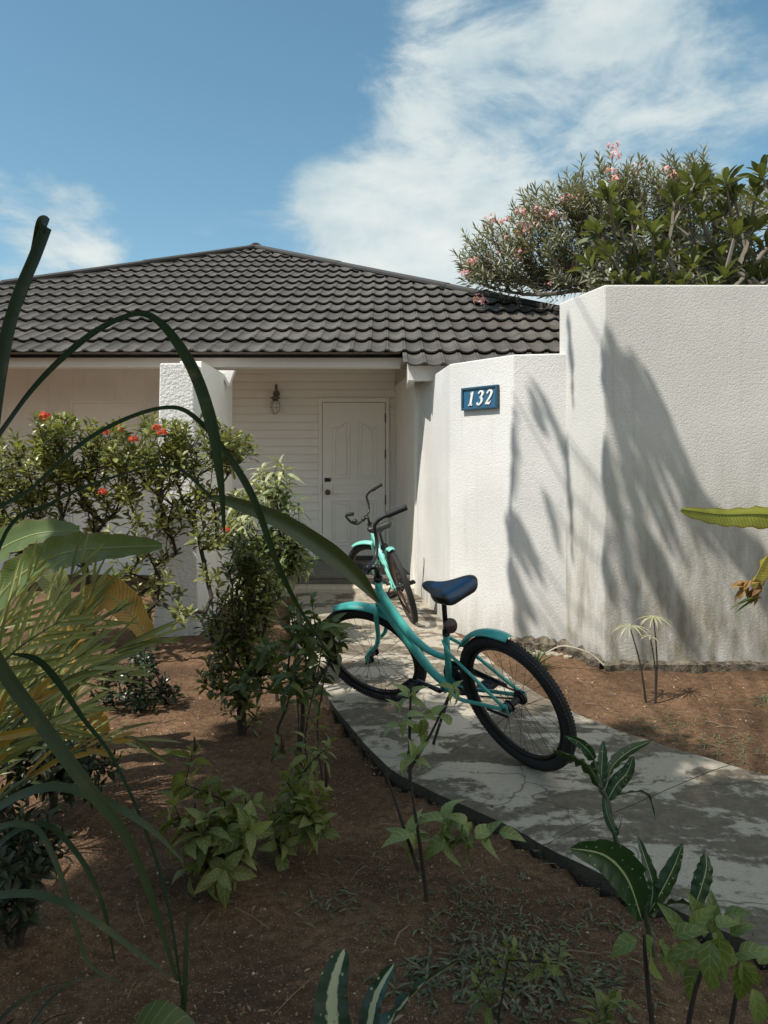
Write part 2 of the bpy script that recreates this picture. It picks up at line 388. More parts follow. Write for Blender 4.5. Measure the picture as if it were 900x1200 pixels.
    for c0,c1 in zip(cuts[:-1],cuts[1:]):
        c1=min(c1,n-1)
        idx=list(range(c0,c1+1)); K=8
        top=[];
        for ii,i in enumerate(idx):
            A=a[i].copy();B=bb[i].copy()
            if ii==0 and i>0: A=A.lerp(a[i+1],.06);B=B.lerp(bb[i+1],.06)
            for k in range(K+1):
                q=A.lerp(B,k/K); z=.003*nz(q.x,q.y,1.3)
                if k in(0,K): z-=.010
                jx=.006*nz(q.x*5,q.y*5) if k in(0,K) else 0
                top.append((q.x+jx,q.y+jx,z))
            
        f=[(i*(K+1)+k,i*(K+1)+k+1,(i+1)*(K+1)+k+1,(i+1)*(K+1)+k) for i in range(len(idx)-1) for k in range(K)]
        N=len(top); bot=[(x,y,-.16) for x,y,z in top]
        per=[i*(K+1) for i in range(len(idx))]+[(len(idx)-1)*(K+1)+k for k in range(1,K+1)]+[i*(K+1)+K for i in range(len(idx)-2,-1,-1)]+[k for k in range(K-1,0,-1)]
        f+=[(per[j],per[(j+1)%len(per)],per[(j+1)%len(per)]+N,per[j]+N) for j in range(len(per))]
        m.add(top+bot,f)
    tag(m.build('path',conc),kind='structure')
    # gravelly crumbs
    m=M(); cnt=0
    P=[];Sz=[]
    while cnt<15000:
        D=1.25+ (RNG.random()**1.6)*5.2; x=(RNG.random()-.5)*1.25*D
        l,r=path_side(x,D)
        if not(l<.01+.05*RNG.random()**2 or r>-.05*RNG.random()**2): continue
        if r>0 and D>5.1: continue
        P.append((x,D,soil_z(x,D) if (l<0 or r>0) else .001)); Sz.append(.0016+.0042*RNG.random()**3); cnt+=1
    P=np.array(P);Sz=np.array(Sz)
    base=np.array([(1,0,0),(-1,0,0),(0,1,0),(0,-1,0),(0,0,.8),(0,0,-.8)],float)
    fb=np.array([(0,2,4),(2,1,4),(1,3,4),(3,0,4),(2,0,5),(1,2,5),(3,1,5),(0,3,5)])
    jit=1+.5*(RNG.random((len(P),6,3))-.5)
    V=P[:,None]+base[None]*jit*Sz[:,None,None]*1.2
    m.add(V.reshape(-1,3),(fb[None]+(np.arange(len(P))*6)[:,None,None]).reshape(-1,3))
    def cfn(nt,b):
        g=nd(nt,'ShaderNodeNewGeometry'); cr=nd(nt,'ShaderNodeValToRGB'); nt.links.new(g.outputs['Random Per Island'],cr.inputs[0])
        e=cr.color_ramp.elements; e[0].position=0; e[0].color=(.09,.045,.026,1); e[1].position=1; e[1].color=(.50,.40,.30,1)
        for p_,c_ in ((.5,(.24,.12,.065,1)),(.85,(.30,.17,.10,1))): x=e.new(p_); x.color=c_
        nt.links.new(cr.outputs[0],b.inputs['Base Color']); b.inputs['Roughness'].default_value=.9
    tag(m.build('gravel_crumbs',mat('crumbs',cfn)),'coarse reddish gravel grains scattered over the garden soil','gravel',kind='stuff')
    # dead leaves and twigs
    n=1000; P=[];
    while len(P)<n:
        D=1.3+RNG.random()**1.3*4.6; x=(RNG.random()-.5)*1.2*D; l,r=path_side(x,D)
        onp=not(l<-.03 or r>.02)
        if (onp and RNG.random()>.10) or (r>0 and D>5): continue
        P.append((x,D,(.006 if onp else soil_z(x,D)+.006+.012*RNG.random())))
    a=RNG.random(n)*6.28; m=M()
    m.leaves(P,np.stack([np.cos(a),np.sin(a),RNG.normal(0,.15,n)],1),np.stack([RNG.normal(0,.4,n),RNG.normal(0,.4,n),np.ones(n)],1),.010+.045*RNG.random(n)**3,.003+.009*RNG.random(n)**2,.25,.5)
    tag(m.build('leaf_litter',leafmat('dead_leaf',(.16,.10,.055),(.36,.28,.19),.1,.8,brown=.3)),'dead brown leaves and bits littering the soil','leaf litter',kind='stuff')
    m=M()
    for i in range(120):
        D=1.4+random.random()**1.2*4; x=(random.random()-.5)*1.2*D; l,r=path_side(x,D)
        if not(l<-.05 or r>.05) or (r>0 and D>5): continue
        z=soil_z(x,D)+.006; an=random.random()*6.28; L=.04+.12*random.random()
        p=Vector((x,D,z)); d=Vector((math.cos(an),math.sin(an),random.uniform(-.02,.12)))
        m.tube([p,p+d*L*.5+Vector((0,0,.006)),p+d*L+Vector((random.uniform(-.02,.02),0,0))],.0012+.0012*random.random(),4)
    tag(m.build('fallen_twigs',simple('twig',(.22,.16,.11),.9,var=.4)),'thin dry twigs lying on the soil','twigs',kind='stuff')
grounds()

# ---------------------------------------------------------------- house
def roof_tiles(m,E0,E1,A0,A1,n,ov=.0,xmin=None,per=.178,rows=None,phase=0):
    """tile courses on the plane between eave E0-E1 and ridge A0-A1 (A0==A1: triangle)"""
    E0,E1,A0,A1=map(Vector,(E0,E1,A0,A1)); u=(E1-E0).normalized(); L=(E1-E0).length
    mid=(A0+A1)/2-(E0+E1)/2; v=mid-u*mid.dot(u); H=v.length; v=v/H; nrm=u.cross(v).normalized()
    if nrm.z<0: nrm=-nrm
    a0=(A0-E0).dot(u); a1=(A1-E0).dot(u)
    sub=14
    def prof(s):
        q=(s/per)%1.0
        # shallow pan with a double rounded rib
        if q<.26: return .011*max(0,math.sin(math.pi*(q/.13 if q<.13 else (q-.13)/.13)))**.6+.006
        return .006-.019*math.sin(math.pi*(q-.26)/.74)**.8
    for r in (rows if rows is not None else range(n)):
        v0=H*r/n-.03; v1=H*(r+1)/n+.01
        lo=a0*max(r,0)/n if r>=0 else a0*r/n; hi=L+(a1-L)*(max(r,0)/n if r>=0 else r/n)
        if xmin is not None: lo=max(lo,xmin)
        if hi-lo<.05: continue
        k=int((hi-lo)/per*sub)+2
        ss=np.linspace(lo,hi,k)
        # tile rows jitter a touch
        V=[];
        for s in ss:
            ph=int(math.floor(s/per)); jt=((ph*37+r*61)%17/17-.5)*.010
            h=prof(s+phase)
            for vv,lift in ((v0+jt+.004,.040),(v0+jt,.058),(v0+.06,.055),(v1+.07,.012)):
                loT=a0*vv/H; hiT=L+(a1-L)*vv/H
                sc=min(max(s,loT if xmin is None else max(loT,xmin)),hiT)
                V.append(tuple(E0+u*sc+v*vv+nrm*(lift+h)))
        m.add(V,[(i*4+j,(i+1)*4+j,(i+1)*4+j+1,i*4+j+1) for i in range(k-1) for j in range(3)])
def house():
    h=thing('bungalow','white single storey bungalow with dark grey tiled hip roof and recessed porch','house',(-2.3,9.7,0)); H0=h.location
    def B(m,name,mt,p=None,**k): return shift(m,H0).build(name,mt,p or h,**k)
    paint=stucco('house_paint',(.87,.85,.80),-1,.15,120,.0012,amt=.35)
    def tilefn(nt,b):
        n1=noise(nt,3,5,.6); n2=noise(nt,45,4,.6); n3=noise(nt,14,5,.7,scale=(1,.6,.6))
        c=mixc(nt,ramp(nt,n1,.3,.7),(.080,.072,.063),(.128,.116,.100))
        c=mixc(nt,ramp(nt,n3,.45,.72,0,.5),c,(.13,.12,.11))
        c=mixc(nt,ramp(nt,n2,.3,.6,.4,0),c,(.03,.03,.03))
        c=mixc(nt,ramp(nt,noise(nt,.9,5,.65),.5,.72,0,.55),c,(.055,.045,.035))
        vr=nd(nt,'ShaderNodeTexVoronoi'); vr.inputs['Scale'].default_value=5.6; gg=nd(nt,'ShaderNodeNewGeometry'); nt.links.new(gg.outputs['Position'],vr.inputs['Vector']); sc_=nd(nt,'ShaderNodeSeparateColor'); nt.links.new(vr.outputs['Color'],sc_.inputs[0])
        c=mixc(nt,ramp(nt,sc_.outputs[0],.25,1,0,.85),c,(.060,.055,.048))
        c=mixc(nt,ramp(nt,noise(nt,60,2,.9,scale=(1,.5,.5)),.72,.76,0,.6),c,(.42,.42,.38))
        nt.links.new(c,b.inputs['Base Color']); b.inputs['Roughness'].default_value=.62; b.inputs['Specular IOR Level'].default_value=.4
        bump(nt,b,noise(nt,220,3,.6),.002,.6)
    tile=mat('roof_tile',tilefn)
    ap=(-2.33,13.5,5.25); xl,xr,yf,yb,ze=-8.36,3.70,7.5,19.5,2.49
    m=M()
    roof_tiles(m,(xl,yf,ze),(xr,yf,ze),ap,ap,15)
    roof_tiles(m,(xl,yf,ze),(xr,yf,ze),ap,ap,15,xmin=.185-xl,rows=[-1])
    roof_tiles(m,(xr,yf,ze),(xr,yb,ze),ap,ap,15)
    roof_tiles(m,(xr,yb,ze),(xl,yb,ze),ap,ap,15); roof_tiles(m,(xl,yb,ze),(xl,yf,ze),ap,ap,15)
    # underlay deck so nothing shows through
    m.polys([(xl,yf+.06,ze-.02),(xr,yf+.06,ze-.02),(xr,yb,ze-.02),(xl,yb,ze-.02),(ap[0],ap[1],ap[2]-.03)],[(0,1,4),(1,2,4),(2,3,4),(3,0,4)])
    rf=B(m,'roof',tile,smooth=False)
    m=M()
    for c in ((xl,yf),(xr,yf),(xr,yb),(xl,yb)):
        e=Vector((c[0],c[1],ze+.05)); a=Vector(ap)+Vector((0,0,.06)); n=4
        if c==(xr,yf): e=e+(e-a)*.06
        for i in range(n):
            p=e.lerp(a,i/n-.004); q=e.lerp(a,(i+1)/n+.008)
            m.tube([p+Vector((0,0,.006)),q],[.095,.090],10,True,flat=.55)
    B(m,'ridge_cap',simple('ridge_tile',(.035,.034,.032),.7,var=.25),rf,smooth=False)
    # walls
    m=M()
    m.box((-8.0,9.7,-.1),(-2.30,9.9,2.9)); 
    m.box((-8.0,9.9,-.1),(-7.8,19.2,2.9)); m.box((3.3,7.75,-.1),(3.45,19.2,2.30)); m.box((-7.8,19.0,-.1),(3.3,19.2,2.9))
    B(m,'wall',paint,bevel=.01)
    # porch back wall in horizontal boards
    m=M(); z=.15; bh=.105
    while z<2.88:
        m.polys([(-2.30,9.700,z),(.145,9.700,z),(.145,9.709,z+bh-.008),(-2.30,9.709,z+bh-.008),(-2.30,9.722,z+bh-.008),(.145,9.722,z+bh-.008),(.145,9.722,z+bh),(-2.30,9.722,z+bh),(-2.30,9.722,z),(.145,9.722,z)],[(0,1,2,3),(3,2,5,4),(4,5,6,7),(8,9,1,0)])
        z+=bh
    m.box((-2.30,9.7225,-.1),(.3,9.9,2.9))
    B(m,'boarded_wall',simple('board_paint',(.87,.85,.80),.6,var=.04,sc=6))
    m=M()   # angled porch side wall
    V=[(.145,9.72),(.33,8.02),(.50,8.02),(.50,9.72)]
    m.polys([(x,y,z) for z in (-.1,2.4) for x,y in V],[(0,1,5,4),(1,2,6,5),(2,3,7,6),(3,0,4,7),(4,5,6,7)])
    B(m,'side_wall',paint)
    m=M(); m.box((-7.9,8.1,2.62),(3.3,19,2.66)); B(m,'ceiling',paint)
    m=M(); m.box((-8.2,7.67,2.39),(.17,7.82,2.545))
    m.box((.235,7.20,2.20),(3.5,7.30,2.345)); m.box((.235,7.30,2.20),(.30,8.0,2.40))
    B(m,'fascia_beam',simple('fascia_paint',(.74,.72,.68),.6,var=.04,sc=5),bevel=.004)
    # left garage style panel outline and recess strip
    m=M()
    for a,b in (((-4.08,9.685,.1),(-4.055,9.702,2.21)),((-3.19,9.685,.1),(-3.165,9.702,2.21)),((-4.055,9.685,2.185),(-3.19,9.702,2.21))): m.box(a,b)
    m.box((-4.04,9.69,.1),(-3.205,9.7005,2.17))
    B(m,'shutter_panel',simple('board_paint',(.87,.85,.80),.6))
    m=M(); m.box((-2.02,9.675,1.72),(-1.99,9.702,2.33)); B(m,'cable_strip',simple('cable_paint',(.62,.60,.55),.6))
    # porch pier behind the garden wall
    m=M(); m.box((-1.80,6.56,-.1),(-1.605,7.88,2.30)); B(m,'pier',paint,bevel=.006)
    m=M(); m.polys([(-1.66,7.46,2.33),(-1.50,7.46,2.33),(-1.56,7.46,2.17),(-1.66,7.54,2.33),(-1.50,7.54,2.33),(-1.56,7.54,2.17)],[(0,1,2),(5,4,3),(0,3,4,1),(1,4,5,2),(2,5,3,0)]); B(m,'sunlit_wedge',simple('sunlit_wedge_paint',(.8,.79,.76),.6))  # added pale wedge, stands in for a sunlit triangle on the pier
    # deck and step
    dk=simple('deck_board',(.15,.14,.12),.55,var=.35,sc=12)
    m=M()
    y=8.28; 
    while y<9.69: m.box((-2.6,y,.115),(.32,min(y+.135,9.695),.150)); y+=.142
    m.box((-2.6,8.30,.02),(.30,8.33,.112)); m.box((-2.6,8.30,-.1),(-2.57,9.69,.112))
    B(m,'porch_deck',dk,bevel=.004)
    m=M(); m.box((-1.75,8.04,-.1),(.33,8.27,.055)); B(m,'step',simple('step_stone',(.52,.47,.38),.8,var=.2),bevel=.01)
    m=M(); m.box((-.82,9.56,.151),(.02,9.68,.20)); B(m,'threshold',simple('threshold_dark',(.05,.045,.04),.6))
    # door
    white=simple('door_paint',(.87,.85,.80),.45,var=.03,sc=5)
    x0,x1,zb,zt=-.795,.012,.20,2.18
    d=M(); d.box((x0,9.655,zb),(x1,9.695,zt)); door=None
    def loop(P,w=.012,y=9.650,dep=.014):
        n=len(P)
        c=Vector((sum(p[0] for p in P)/n,0,sum(p[1] for p in P)/n))
        V=[]
        for (x,z) in P:
            q=Vector((x,0,z)); dd=(c-q).normalized()*w
            V+=[(x,9.6545,z),(x+dd.x*.35,y,z+dd.z*.35),(x+dd.x*.8,y,z+dd.z*.8),(x+dd.x*1.5,9.6545,z+dd.z*1.5)]
        d.add(V,[(i*4+k,((i+1)%n)*4+k,((i+1)%n)*4+k+1,i*4+k+1) for i in range(n) for k in range(3)])
    wP=.24
    for sgn,xa in ((1,x0+.115),(-1,x1-.115-wP)):
        # raised mouldings: arched upper panels
        P=[(xa,1.19),(xa+wP,1.19)]
        for i in range(9):
            t=i/8; xx=xa+wP*(1-t); rise=(1-t) if sgn>0 else t
            P.append((xx,1.86+.08*(1/(1+math.exp(-(rise-.5)*9)))))
        loop(P,.016,9.646); loop([(xa+.045+(x-xa)*(wP-.09)/wP,1.235+(z-1.19)*.90) for x,z in P],.014,9.646)
        Q=[(xa,.33),(xa+wP,.33),(xa+wP,.92),(xa,.92)]; loop(Q,.016,9.646); loop([(xa+.04,.37),(xa+wP-.04,.37),(xa+wP-.04,.88),(xa+.04,.88)],.014,9.646)
    loop([(x0+.115,1.00),(x1-.115,1.00),(x1-.115,1.12),(x0+.115,1.12)],.02,9.643)
    door=B(d,'door',white)
    tag(door,'white panelled door')
    m=M()
    m.box((x0-.055,9.665,.15),(x0-.008,9.701,2.245)); m.box((x1+.008,9.665,.15),(x1+.055,9.701,2.245)); m.box((x0-.008,9.665,2.188),(x1+.008,9.701,2.245))
    B(m,'door_frame',white,door,bevel=.004)
    m=M(); m.box((x0+.025,9.640,1.155),(x0+.105,9.657,1.205)); B(m,'lock',simple('black_metal',(.012,.012,.012),.4),door,bevel=.003)
    m=M(); m.lathe([(.0,0),(.036,0),(.036,.006),(.014,.012),(.014,.035),(.028,.045),(.031,.060),(.022,.074),(.0,.078)],(x0+.065,9.655,1.02),18,(0,-1,0)); B(m,'knob',simple('aged_brass',(.16,.13,.08),.35,.8),door,smooth=True)
    for z in (1.98,1.52,.92):
        m=M(); m.tube([(x1+.004,9.655,z-.06),(x1+.004,9.655,z+.06)],.007,8); B(m,'hinge',simple('black_metal',(.012,.012,.012),.4),door)
    for z in (1.14,): 
        m=M(); m.box((x0-.006,9.652,z-.10),(x0-.001,9.66,z-.02)); B(m,'strike_plate',simple('black_metal',(.012,.012,.012),.4),door)
house()
def lamp():
    p=Vector((-1.40,9.70,2.20)); t=thing('wall_lamp','caged glass wall lamp on a hooked bracket beside the porch door','lamp',p)
    br=simple('lamp_bronze',(.17,.155,.125),.45,.5)
    m=M(); m.lathe([(0,0),(.045,0),(.045,.012),(.03,.018),(0,.018)],(0,0,.10),16,(0,-1,0)); m.box((-.012,-.012,.06),(.012,.0,.22))
    m.tube(smoothpts([(0,-.015,.13),(0,-.05,.20),(0,-.09,.21),(0,-.11,.15),(0,-.11,.09)],5),.007,8); m.build('bracket',br,t,smooth=True)
    m=M(); m.lathe([(.0,.10),(.02,.095),(.024,.06),(.062,.045),(.066,.03),(.04,.025),(.04,0),(.0,0)],(0,-.11,0),18); m.build('cap',br,t,smooth=True)
    m=M(); m.lathe([(.036,.0),(.04,-.03),(.045,-.08),(.04,-.125),(.02,-.145),(0,-.148)],(0,-.11,0),18)
    def gl(nt,b):
        b.inputs['Base Color'].default_value=(.9,.93,.92,1); b.inputs['Transmission Weight'].default_value=.85; b.inputs['Roughness'].default_value=.12
    m.build('glass_jar',mat('lamp_glass',gl),t,smooth=True)
    m=M()
    for k in range(6):
        a=k*math.pi/3; m.tube([(r*math.cos(a),-.11+r*math.sin(a),z) for r,z in ((.045,.01),(.056,-.03),(.060,-.08),(.05,-.14),(.02,-.172),(0,-.175))],.0028,5)
    for z,r in ((-.03,.056),(-.085,.060)):
        m.tube([(r*math.cos(a),-.11+r*math.sin(a),z) for a in np.linspace(0,2*math.pi,19)],.0026,5)
    m.build('cage',br,t)
lamp()
def walls():
    # left garden wall end (white roughcast pillar)
    st=stucco('roughcast',(.73,.73,.715),-.1,.35,75,.009,amt=.6)
    g=thing('garden_pillar','square white roughcast pillar standing behind the flowering shrubs','pillar',(-1.74,6.4,0))
    m=M(); V=[]
    for z,a,b,c,d in ((-.12,-1.93,-1.545,6.22,6.56),(2.245,-1.89,-1.605,6.27,6.55)):
        V+=[(a,c,z),(b,c,z),(b,d,z),(a,d,z)]
    m.polys(V,[(0,1,5,4),(1,2,6,5),(2,3,7,6),(3,0,4,7),(4,5,6,7)])
    shift(m,g.location).build('shaft',st,g,bevel=.014)
    # low curved wall with the number
    s2=stucco('white_stucco',(.72,.72,.705),-.06,.35,150,.0032,amt=.8,dirt=(.26,.24,.18))
    lw=thing('low_wall','lower white stucco wall bending round the path and carrying the number plate','wall',(.9,6.2,0))
    fr=[(.275,8.33),(.41,7.72),(.563,6.37),(1.01,5.81),(1.417,5.735)]; tp=[(.395,8.02),(.425,7.70),(.563,6.37),(1.01,5.81),(1.417,5.735)]
    bk=[(.48,8.36),(.56,7.74),(.72,6.44),(1.08,5.98),(1.417,5.90)]
    m=M(); n=len(fr)
    V=[(x,y,-.12) for x,y in fr]+[(x,y,2.25) for x,y in tp]+[(x,y,-.12) for x,y in bk]+[(x,y,2.25) for x,y in bk]
    f=[]
    for i in range(n-1): f+=[(i,i+1,n+i+1,n+i),(2*n+i+1,2*n+i,3*n+i,3*n+i+1),(n+i,n+i+1,3*n+i+1,3*n+i)]
    f+=[(0,n,3*n,2*n),(n-1,2*n+n-1,3*n+n-1,2*n-1)]
    m.polys(V,f); shift(m,lw.location).build('body',s2,lw,bevel=.010)
    m=M(); m.box((.405,7.725,0),(.418,7.735,.42)); shift(m,lw.location).build('cable_pipe',simple('pipe_paint',(.35,.34,.31),.6),lw)
    # tall wall
    s3=stucco('tall_stucco',(.65,.648,.62),-.05,1.7,150,.0030,amt=.95,dirt=(.15,.13,.075))
    s4=s2
    tw=thing('tall_wall','tall white stucco wall with dirty stained base and cracked footing','wall',(2.5,5.4,0))
    m=M(); V=[]
    P=[(1.545,5.22),(7.5,5.22),(7.5,5.44),(1.74,5.44),(1.62,5.90),(1.373,5.84)]; k=len(P)
    for z in (-.15,2.655): V+=[(x,y,z) for x,y in P]
    # the left return face sits as its own coat
    m.polys(V,[(i,(i+1)%k,k+(i+1)%k,k+i) for i in range(k)]+[tuple(range(k,2*k))])
    shift(m,tw.location).build('body',s3,tw,bevel=.012)
    # footing: rough ledge
    m=M()
    def ledge(A,B,outw,hgt,n,seed):
        rr=random.Random(seed); rs=[rr.random() for _ in range(n+4)]; rs=[(rs[q]+rs[q+1]*2+rs[q+2])/4 for q in range(n+2)]; A=Vector(A);B=Vector(B); d=(B-A).normalized(); o=Vector((d.y,-d.x,0))
        V=[]
        for i in range(n+1):
            p=A.lerp(B,i/n); w=outw*(.35+1.1*rs[i])+.006*rr.random(); hh=hgt*(.1+1.6*rs[-1-i])-.012+.004*rr.random()
            V+=[tuple(p+Vector((0,0,hh+.015-o.z))),tuple(p+o*w*.6+Vector((0,0,hh))),tuple(p+o*w+Vector((0,0,hh*.5))),tuple(p+o*w*.9+Vector((0,0,-.12)))]
        m.add(V,[(i*4+j,(i+1)*4+j,(i+1)*4+j+1,i*4+j+1) for i in range(n) for j in range(3)])
    ledge((1.53,5.225,0),(7.5,5.225,0),.055,.022,150,1)
    ledge((1.36,5.86,.0),(1.54,5.21,.0),.05,.035,30,2)
    def ffn(nt,b):
        n1=noise(nt,18,6,.7); n2=noise(nt,70,4,.6)
        c=mixc(nt,ramp(nt,n1,.35,.65),(.05,.038,.025),(.22,.19,.14)); nt.links.new(c,b.inputs['Base Color']); b.inputs['Roughness'].default_value=.95
        bump(nt,b,mth(nt,'ADD',n1,n2),.02,1)
    foot=mat('broken_footing',ffn)
    shift(m,tw.location).build('footing',foot,tw)
    m=M(); ledge((.98,5.80,.0),(1.40,5.725,0),.07,.05,24,3); shift(m,lw.location).build('footing',foot,lw)
    # broken render heaped in the corner, part of the footing
    m=M()
    for i in range(12):
        p=Vector((1.05+.03*i+random.uniform(-.02,.02),5.70-.015*i+random.uniform(-.05,.03),-.035)); r_=random.uniform(.015,.036); V=[];k=7
        for a_ in range(4):
            th=math.pi*a_/3
            for b_ in range(k):
                ph=2*math.pi*b_/k; rr=r_*(.75+.5*random.random()); V.append((p.x+rr*math.sin(th)*math.cos(ph)*1.3,p.y+rr*math.sin(th)*math.sin(ph),p.z+rr*math.cos(th)*.75))
        m.add(V,[(a*k+b,a*k+(b+1)%k,(a+1)*k+(b+1)%k,(a+1)*k+b) for a in range(3) for b in range(k)])
    o=shift(m,lw.location).build('broken_render',simple('rubble',(.30,.27,.21),.95,var=.45,sc=40),lw); tag(o,kind='stuff')
walls()
def sign():
    # plate on the angled segment of the low wall
    a=Vector((.563,6.37,0)); b=Vector((1.01,5.81,0)); d=(b-a).normalized(); nrm=Vector((d.y,-d.x,0))
    if nrm.y>0: nrm=-nrm
    def onwall(px,py):
        ray=Vector(((px-450)/F,1,(YH-py)/F)); t=(a.dot(nrm))/(ray.dot(nrm)); return ray*t+Vector((0,0,CH))
    p0=onwall(543.5,481); p1=onwall(585.5,479); q0=onwall(543.5,455); q1=onwall(585.5,451)
    c=(p0+p1+q0+q1)/4; w=(p1-p0).xy.length; hgt=((q0-p0).length+(q1-p1).length)/2
    t=thing('number_plate','blue framed house number plate reading 132 on the white wall','sign',c)
    t.rotation_euler=(0,0,math.atan2(d.y,d.x))
    blue=simple('plate_blue',(.022,.105,.20),.35,var=.15,sc=25); fr=simple('plate_frame',(.018,.07,.12),.4,var=.25,sc=40)
    W2,H2=w/2,hgt/2
    m=M(); m.box((-W2+.012,-.022,-H2+.012),(W2-.012,-.002,H2-.012)); m.build('plate',blue,t)
    m=M(); f=.020
    m.box((-W2,-.034,-H2),(W2,-.001,-H2+f)); m.box((-W2,-.034,H2-f),(W2,-.001,H2)); m.box((-W2,-.034,-H2+f),(-W2+f,-.001,H2-f)); m.box((W2-f,-.034,-H2+f),(W2,-.001,H2-f))
    m.build('frame',fr,t,bevel=.004)
    wh=simple('digit_white',(.80,.80,.76),.4,var=.03)
    hh=hgt*.62
    # digit outlines as thick strokes with serif-like ends; drawn in unit box, sheared
    def digit(strokes,cx):
        m=M()
        for st in strokes:
            P=smoothpts([(x,0,z) for x,z,_ in st],5) if len(st)>2 else [Vector((x,0,z)) for x,z,_ in st]; ws=interp([s[2] for s in st],len(P))
            V=[]
            for i,p in enumerate(P):
                tt=(P[min(i+1,len(P)-1)]-P[max(i-1,0)]).normalized(); nn=Vector((-tt.z,0,tt.x))
                for sgn in (1,-1):
                    q=p+nn*sgn*ws[i]/2
                    for y in (-.030,-.020): V.append((cx+(q.x+(q.z-.5)*.25)*hh,y,(q.z-.5)*hh))
            n=len(P); m.add(V,[(i*4+a_,i*4+b_,(i+1)*4+b_,(i+1)*4+a_) for i in range(n-1) for a_,b_ in ((0,2),(2,3),(3,1),(1,0))])
            m.add([V[i] for i in (0,1,3,2)],[(0,1,2,3)]); m.add([V[-4+i] for i in (0,1,3,2)],[(0,1,2,3)])
        m.build('digit',wh,t)
    digit([[(0,.0,.20),(0,.98,.20)],[(-.19,.05,.10),(.19,.05,.10)],[(-.17,.84,.10),(-.02,.93,.12)]],-W2*.42)
    digit([[(-.20,.80,.14),(-.13,.93,.12),(.04,.96,.10),(.19,.80,.20),(.10,.60,.14),(-.04,.53,.10)],[(-.04,.53,.10),(.12,.49,.14),(.22,.28,.20),(.08,.07,.12),(-.10,.05,.10),(-.21,.18,.15)]],W2*.06)
    digit([[(-.20,.76,.15),(-.12,.93,.11),(.05,.96,.10),(.20,.78,.20),(.12,.52,.17),(-.10,.22,.10),(-.22,.06,.06)],[(-.22,.09,.16),(.0,.10,.16),(.20,.07,.16)],[(.19,.06,.08),(.24,.24,.06)]],W2*.54)
    return t
sign()

